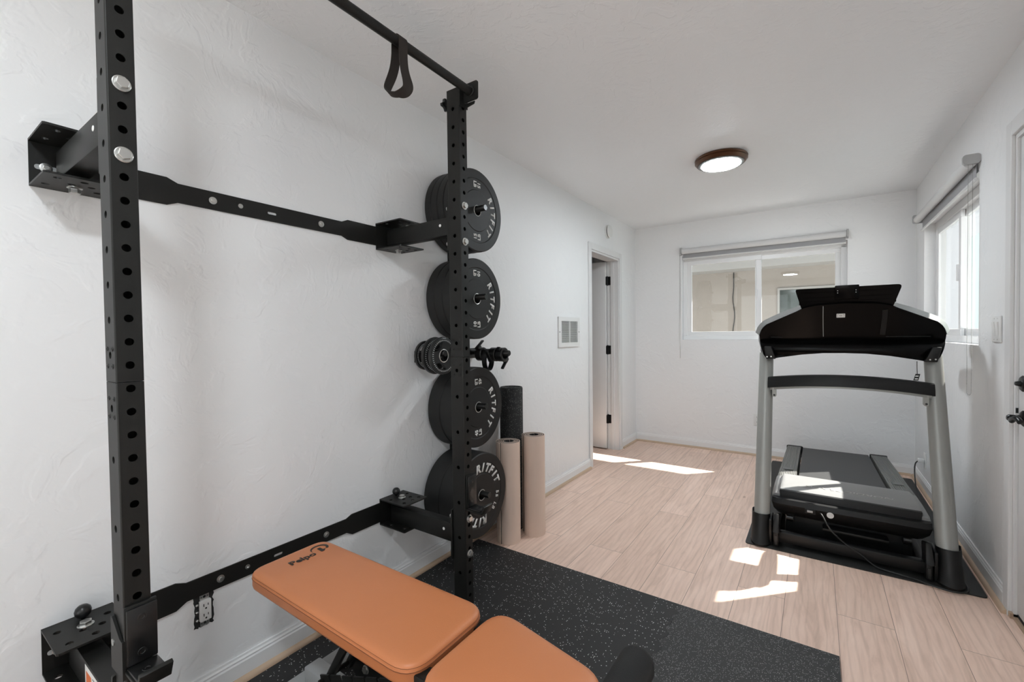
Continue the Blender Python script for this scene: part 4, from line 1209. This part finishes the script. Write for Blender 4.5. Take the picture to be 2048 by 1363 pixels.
# motor hood
b = MB()
def hood_ring(y, x0, x1, zt, zb, rr=.02):
    return [V((x, y, z)) for x, z in rrect(x0, zb, x1, zt, rr, 4)]
b.loft([hood_ring(3.475, 1.508, 2.222, .276, .215), hood_ring(3.30, 1.508, 2.222, .282, .215), hood_ring(3.12, 1.510, 2.220, .284, .215), hood_ring(3.08, 1.512, 2.218, .278, .215)])
base_h = b.build('hood_base', 'tmhood', tm, smooth=40)
b = MB()
b.loft([[V((x, y, z)) for x, z in rrect(1.545, zb, 2.190, zt, .010, 3)] for y, zt, zb in ((3.485, .290, .20), (3.40, .303, .20), (3.20, .307, .20), (3.108, .303, .20), (3.094, .296, .20))])
hood = b.build('motor_hood', 'tmhood', tm, smooth=40)
b = MB()
b.hexa([(1.552, 3.070, .240), (2.180, 3.070, .240), (2.180, 3.12, .240), (1.552, 3.12, .240), (1.547, 3.084, .300), (2.187, 3.084, .300), (2.187, 3.12, .302), (1.547, 3.12, .302)], .005)
b.build('hood_front', 'tmsoft', tm)
b = MB()
bl = []
for y, z, wd in ((3.055, .262, .352), (3.045, .235, .354), (3.060, .195, .345), (3.11, .155, .325), (3.20, .135, .30)):
    bl.append([V((TC - wd, y, z)), V((TC - wd * .93, y - .012, z - .003)), V((TC, y - .016, z - .004)), V((TC + wd * .93, y - .012, z - .003)), V((TC + wd, y, z)), V((TC + wd, 3.35, z)), V((TC - wd, 3.35, z))])
b.loft(bl)
belly = b.build('front_belly_pan', 'tmsoft', tm, smooth=40)
for x in (1.61, 1.86, 2.06):
    MB().lathe((x, 3.037, .222), (0, -1, 0), [(-.006, .006), (.0, .006), (.0012, .004)], 12).build('screw', 'steel', belly)
b = MB().box((1.676, 3.024, .205), (1.727, 3.030, .232), .001); so_ = b.build('switch_plate', 'dark', belly)
MB().box((1.687, 3.020, .214), (1.714, 3.0255, .226), .0015).build('power_switch', 'grey', so_)
MB().lathe((1.795, 3.030, .216), (0, -1, 0), [(-.004, .0165), (.001, .0165), (.0014, .012)], 28).build('fuse_label', 'sticker', belly)
# wordmark on the hood, read from the belt
b = MB(); text_into(b, 'NORDICTRACK', .046, (TC + .02, 3.215, .3075), (-1, 0, 0), (0, -1, 0), .0006, .012, .15, 'CENTER', 1.25)
b.build('hood_lettering', 'rimgrey', hood, smooth=0)

# console
def lerp(a, b_, t): return a + (b_ - a) * t
def interp(tab, x):
    for (x0, y0), (x1, y1) in zip(tab, tab[1:]):
        if x <= x1: return lerp(y0, y1, (x - x0) / (x1 - x0))
    return tab[-1][1]
ZTOP = [(0, 1.402), (.30, 1.396), (.45, 1.384), (.52, 1.366), (.90, 1.290), (.965, 1.262), (1, 1.222)]
ZBOT = [(0, 1.117), (.25, 1.115), (.5, 1.104), (.80, 1.082), (.90, 1.072), (.965, 1.076), (1, 1.10)]
def shell_z(s_, z, grow=0.0):
    a = abs(s_); zb, zt = interp(ZBOT, a), interp(ZTOP, a)
    t = (z - zb) / (zt - zb)
    hw = lerp(.416, .438, min(1, max(0, t) * 1.5)) + grow
    if z > 1.205: y = 3.245 - (z - 1.205) * .62
    elif z > 1.188: y = 3.245 + (1.205 - z) * .9
    else: y = 3.2603 - (1.188 - z) * .18 - .022 * sin(pi * min(1, max(0, (1.188 - z) / .09)))
    return V((TC + s_ * hw, y + .03 * a ** 3, z + grow * (t - .3) * 1.2))
def shell(s_, t, yoff=0, grow=0.0):
    a = abs(s_); zb, zt = interp(ZBOT, a), interp(ZTOP, a)
    return shell_z(s_, lerp(zb, zt, t), grow)
def shell_row(s_, j, grow=0.0):
    """24 rows that keep the crease level across the whole width"""
    a = abs(s_); zb, zt = interp(ZBOT, a), interp(ZTOP, a)
    if j <= 8: z = lerp(zb, 1.188, j / 8)
    elif j <= 11: z = lerp(1.188, 1.205, (j - 8) / 3)
    else: z = lerp(1.205, zt, (j - 11) / 13)
    return shell_z(s_, z, grow)
NS, NT = 48, 24
b = MB(); rows = []
SS = [-1 + 2 * i / NS for i in range(NS + 1)]
for j in range(NT + 1): rows.append(b.ring([shell_row(s_, j) for s_ in SS]))
for p, q in zip(rows, rows[1:]): b.bridge(p, q, False)
bk = []
for j in range(NT + 1):
    bk.append(b.ring([V((p.x, 3.40, p.z)) for p in (shell_row(s_, j, .018) for s_ in SS)]))
for p, q in zip(bk, bk[1:]): b.bridge(p, q, False)
per = lambda R_: [R_[0][i] for i in range(NS + 1)] + [R_[j][NS] for j in range(1, NT + 1)] + [R_[NT][i] for i in range(NS - 1, -1, -1)] + [R_[j][0] for j in range(NT - 1, 0, -1)]
b.bridge(per(rows), per(bk))
con = b.build('console_body', 'tmblack', tm, smooth=32)
# silver covers along the sloping shoulders
for sg in (-1, 1):
    b = MB(); A, B, C, D = [], [], [], []
    seq = [.47 + .53 * k / 20 for k in range(21)]
    pr = [(s_, 1.0) for s_ in seq] 
    for s_, t in pr:
        p = shell(sg * s_, 1.0)
        p0 = p + V((sg * .002, -.004, .002))
        out = V((sg * lerp(.25, .9, ((s_ - .47) / .53) ** 2), 0, lerp(1, .55, ((s_ - .47) / .53) ** 2))).normalized()
        A.append(p0); B.append(p + out * lerp(.034, .040, min(1, (s_ - .47) * 6)) + V((0, .12, 0))); C.append(p + out * .036 + V((0, .20, .0))); D.append(p + V((0, .18, 0)))
    r4 = [b.ring(q) for q in (A, B, C, D)]
    for p, q in zip(r4, r4[1:] + r4[:1]): b.bridge(p, q, False)
    for e in (0, -1): b.bm.faces.new([q[e] for q in r4])
    b.build('side_cover', 'tmcover', tm, smooth=50)
# hand rails running back from the console towards the runner
for sg in (-1, 1):
    b = MB(); rings = []
    for y, hz in ((3.38, .058), (3.50, .050), (3.60, .040), (3.632, .024)):
        rings.append([V((TC + sg * .412 + dx, y, 1.135 + dz * hz)) for dx, dz in [(.030 * cos(2 * pi * k / 20), sin(2 * pi * k / 20)) for k in range(20)]])
    b.loft(rings).build('hand_rail', 'tmsoft', tm)
# ribs, sticker and brackets on the console back
b = MB()
def on(s_, z, lift=.004):
    a = abs(s_); t = (z - interp(ZBOT, a)) / (interp(ZTOP, a) - interp(ZBOT, a)); return shell(s_, t) + V((0, -lift, 0))
for s_, w_ in ((.40, .010),):
    p = [on(s_, z, .003) for z in (1.225, 1.27, 1.32, 1.36)]
    b.band(p, .022, .006, (1, 0, 0))
b.build('rib', 'tmsoft', con)
b = MB(); p = [on(-.235, z, .001) for z in (1.215, 1.28, 1.34, 1.39)]; b.band(p, .003, .004, (1, 0, 0)); b.build('seam_strip', 'grey', con)
b = MB()
for s0, s1, zz in ((-.86, -.72, 1.212), (.44, .86, 1.213)):
    b.band([on(lerp(s0, s1, k / 6), zz, .002) for k in range(7)], .003, .004, (0, 0, 1))
b.build('ledge', 'tmsoft', con)
p = on(-.045, 1.335, .0016); nrm = V((0, -1, -.62)).normalized(); upv = V((0, -.62, 1)).normalized() * 1
upv = (upv - nrm * upv.dot(nrm)).normalized()
b = MB(); b.plate(rrect(-.020, -.0125, .020, .0125, .001, 1), [], p, (1, 0, 0), upv, .0008, nrm); stk = b.build('sticker', 'sticker', con, smooth=0)
b = MB(); b.plate(circ(0, 0, .0062, 20, .0042), [circ(0, 0, .0046, 20, .0028)], p + nrm * .0009, (1, 0, 0), upv, .0003, nrm)
for sg in (-1, 1):
    b.plate([(sg * .0145, -.008), (sg * .0155, -.008), (sg * .0155, .008), (sg * .0145, .008)][::sg], [], p + nrm * .0009, (1, 0, 0), upv, .0003, nrm)
    b.plate([(sg * .0105, .007), (sg * .0145, .007), (sg * .0145, .008), (sg * .0105, .008)][::sg], [], p + nrm * .0009, (1, 0, 0), upv, .0003, nrm)
b.build('sticker_print', 'logo', stk, smooth=0)
for sg in (-1, 1):
    b = MB(); x = TC + sg * .372
    b.hexa([(x - .026, 3.225, 1.075), (x + .026, 3.225, 1.075), (x + .026, 3.26, 1.075), (x - .026, 3.26, 1.075), (x - .015 + sg * .02, 3.218, 1.155), (x + .022 + sg * .02, 3.218, 1.155), (x + .022 + sg * .02, 3.25, 1.155), (x - .015 + sg * .02, 3.25, 1.155)], .003)
    k = b.build('console_bracket', 'tmsoft', tm)
    for dx, z in ((-.012, 1.088), (.010, 1.090), (.004, 1.128)):
        MB().lathe((x + dx + sg * .008, 3.2235, z), (0, -1, 0), [(0, .004), (.002, .0035)], 10).build('screw', 'zinc', k)
# tablet holder standing on the console
b = MB(); b.plate(rounded([(-.205, 1.366), (.205, 1.366), (.243, 1.494), (-.240, 1.494)], [.01, .01, .022, .016], 5), [], (TC, 3.150, 0), (1, 0, 0), (0, 0, 1), .022, (0, 1, 0))
for z in (1.415, 1.437, 1.466): b.box((TC - .19 - (z - 1.39) * .2, 3.147, z), (TC + .19 + (z - 1.39) * .2, 3.151, z + .003))
for v in b.bm.verts: v.co.y -= (v.co.z - 1.39) * .35
th_ = b.build('tablet_holder', 'tmblack', tm, smooth=30)
b = MB().box((TC - .049, 3.140, 1.425), (TC + .060, 3.176, 1.503), .004)
for v in b.bm.verts: v.co.y -= (v.co.z - 1.39) * .35
cl_ = b.build('tablet_clamp', 'tmblack', th_)
b = MB()
for x in (-.036, .046):
    for z in (1.462, 1.474):
        MB_ = b.lathe((TC + x, 3.1395 - (z - 1.39) * .35, z), (0, -1, 0), [(0, .0022), (.001, .0018)], 8)
b.build('screw_dots', 'zinc', cl_)
for sg in (-1, 1):
    MB().lathe((TC + sg * .215 - .006, 3.165, 1.412), (1, 0, 0), [(0, .010), (.012, .010)], 18).build('holder_knob', 'tmsoft', th_)
# curved grip bar between the uprights
b = MB(); rings = []
for k in range(33):
    u_ = -1 + 2 * k / 32; x = TC + .388 * u_ + .0; y = 3.222 - .075 * (1 - u_ * u_); zc = .966 - .034 * u_ * u_
    h0 = .030
    rings.append([V((x, y + dy, zc + dz)) for dy, dz in ((-.012, -.036), (.006, -.042), (.045, -.030), (.050, -.012), (.040, .020), (.022, .028), (.004, .024), (-.010, -.010))])
b.loft(rings).build('grip_bar', 'tmsoft', tm, smooth=30)
b = MB(); rings = []
for k in range(33):
    u_ = -1 + 2 * k / 32; x = TC + .376 * u_; y = 3.236 - .07 * (1 - u_ * u_); zc = .916 - .036 * u_ * u_
    rings.append([V((x, y + dy, zc + dz)) for dy, dz in ((-.020, 0), (.020, 0), (.020, .016), (-.020, .016))])
b.loft(rings).build('grip_bar_tube', 'silver', tm, smooth=30)
for sg in (-1, 1):
    x = TC + sg * .352
    o = MB().plate(rrect(-.011, .838, .011, .898, .010), [], (x, 3.208, 0), (1, 0, 0), (0, 0, 1), .03, (0, 1, 0)).build('grip_bar_bracket', 'silver', tm)
    MB().lathe((x, 3.208, .850), (0, -1, 0), [(0, .006), (.003, .005)], 12).build('bolt', 'steel2', o)
# safety key on its string
b = MB().tube([(2.182, 3.235, 1.078), (2.182, 3.233, 1.04), (2.183, 3.232, 1.008)], .0016, 6); b.build('safety_cord', 'cord', tm)
MB().plate([(-.014, -.018), (.006, -.018), (.014, .018), (-.005, .018)], [], (2.181, 3.230, .991), (1, 0, 0), (0, 0, 1), .004, (0, 1, 0)).build('safety_key', 'tmsoft', tm, smooth=0)
b = MB()
for k in range(2): b.plate([(-.009 + k * .002, -.012 + k * .015), (.003 + k * .003, -.012 + k * .015), (.005 + k * .003, -.006 + k * .015), (-.007 + k * .002, -.006 + k * .015)], [], (2.181, 3.2295, .991), (1, 0, 0), (0, 0, 1), .0005, (0, 1, 0))
b.build('key_print', 'sticker', [c for c in tm.children if c.name.startswith('safety_key')][0], smooth=0)
# power cord: from the belly pan across the mat to the wall outlet
def smooth_path(P_, n=10):
    P_ = [V(p) for p in P_]; out = []
    for i in range(len(P_) - 1):
        p0, p1, p2, p3 = P_[max(i - 1, 0)], P_[i], P_[i + 1], P_[min(i + 2, len(P_) - 1)]
        for k in range(n):
            t = k / n; out.append(.5 * ((2 * p1) + (p2 - p0) * t + (2 * p0 - 5 * p1 + 4 * p2 - p3) * t * t + (3 * p1 - p0 - 3 * p2 + p3) * t ** 3))
    return out + [P_[-1]]
pth = smooth_path([(1.750, 3.030, .218), (1.757, 3.012, .214), (1.80, 2.978, .150), (1.862, 2.972, .095), (1.93, 2.965, .055), (1.985, 2.955, .018), (2.05, 2.945, .0103), (2.13, 2.925, .0103), (2.20, 2.894, .0103), (2.27, 2.882, .0103), (2.322, 2.925, .0103), (2.331, 3.05, .0103), (2.331, 3.45, .0103), (2.335, 3.85, .0103), (2.350, 4.25, .0103), (2.362, 4.50, .03), (2.366, 4.61, .12), (2.372, 4.632, .20), (2.392, 4.634, .228)])
pth = [V((p.x, p.y, max(p.z, .0105))) for p in pth]
cd = MB().tube(pth, .0042, 8).build('power_cord', 'cord', tm)
MB().box((2.386, 4.618, .214), (2.4249, 4.650, .246), .005).build('plug', 'plastic', cd)
# thin white squiggle on the belt
wc = thing('white_squiggle', (2.0, 3.56, .262), 'thin white squiggle lying on the treadmill belt by its hood', 'cord')
random.seed(11); zb_ = lambda y: zn - .010 + (y - 3.38) * ((zf - .004) - (zn - .010)) / (yf - .045 - 3.38)
P_ = [(1.975 + .045 * sin(k * 1.9) + .01 * k, 3.545 + .022 * cos(k * 2.6)) for k in range(9)]
P_ = smooth_path([(p[0], p[1], zb_(p[1]) + .0028 + .0012 * (k % 3)) for k, p in enumerate(P_)], 6)
MB().tube(P_, .0022, 6).build('squiggle_loops', 'sticker', wc)



# ------------------------------------------------------------------ light
w = bpy.data.worlds.new('World'); SC.world = w; w.use_nodes = True
bg = w.node_tree.nodes['Background']
bg.inputs['Color'].default_value = (.93, .97, 1.0, 1); bg.inputs['Strength'].default_value = 1.25
sun = bpy.data.lights.new('sun', 'SUN'); sun.energy = 14.0; sun.angle = radians(.53); sun.color = (1, .96, .90)
so = bpy.data.objects.new('sun', sun); COL.objects.link(so)
so.rotation_euler = V((-.67, -.68, -1.0)).to_track_quat('-Z', 'Y').to_euler()
so.location = (4, 8, 6)

# ------------------------------------------------------------------ camera
F, YAW, PITCH, ROLL, CX, CZ = 885.495, .601138, -.016047, -.0097444, 1.72626, 1.24837
cy, sy = cos(YAW), sin(YAW)
fw = V((-sy * cos(PITCH), cy * cos(PITCH), sin(PITCH))); r0 = V((cy, sy, 0)); u0 = r0.cross(fw)
r1 = r0 * cos(ROLL) + u0 * sin(ROLL); u1 = u0 * cos(ROLL) - r0 * sin(ROLL)
cam = bpy.data.cameras.new('camera'); cam.sensor_width = 36; cam.sensor_fit = 'HORIZONTAL'; cam.lens = 36 * F / 2048
cam.clip_start = .01
co = bpy.data.objects.new('camera', cam); COL.objects.link(co)
m4 = Matrix.Identity(4)
for i in range(3):
    m4[i][0] = r1[i]; m4[i][1] = u1[i]; m4[i][2] = -fw[i]
m4[0][3], m4[1][3], m4[2][3] = CX, 0, CZ
co.matrix_world = m4
SC.camera = co

for o in SC.objects:
    if '_o' in o: del o['_o']
SC.view_settings.view_transform = 'Standard'; SC.view_settings.look = 'None'
SC.view_settings.exposure = 0.46; SC.view_settings.gamma = 1.0; SC.view_settings.use_curve_mapping = False
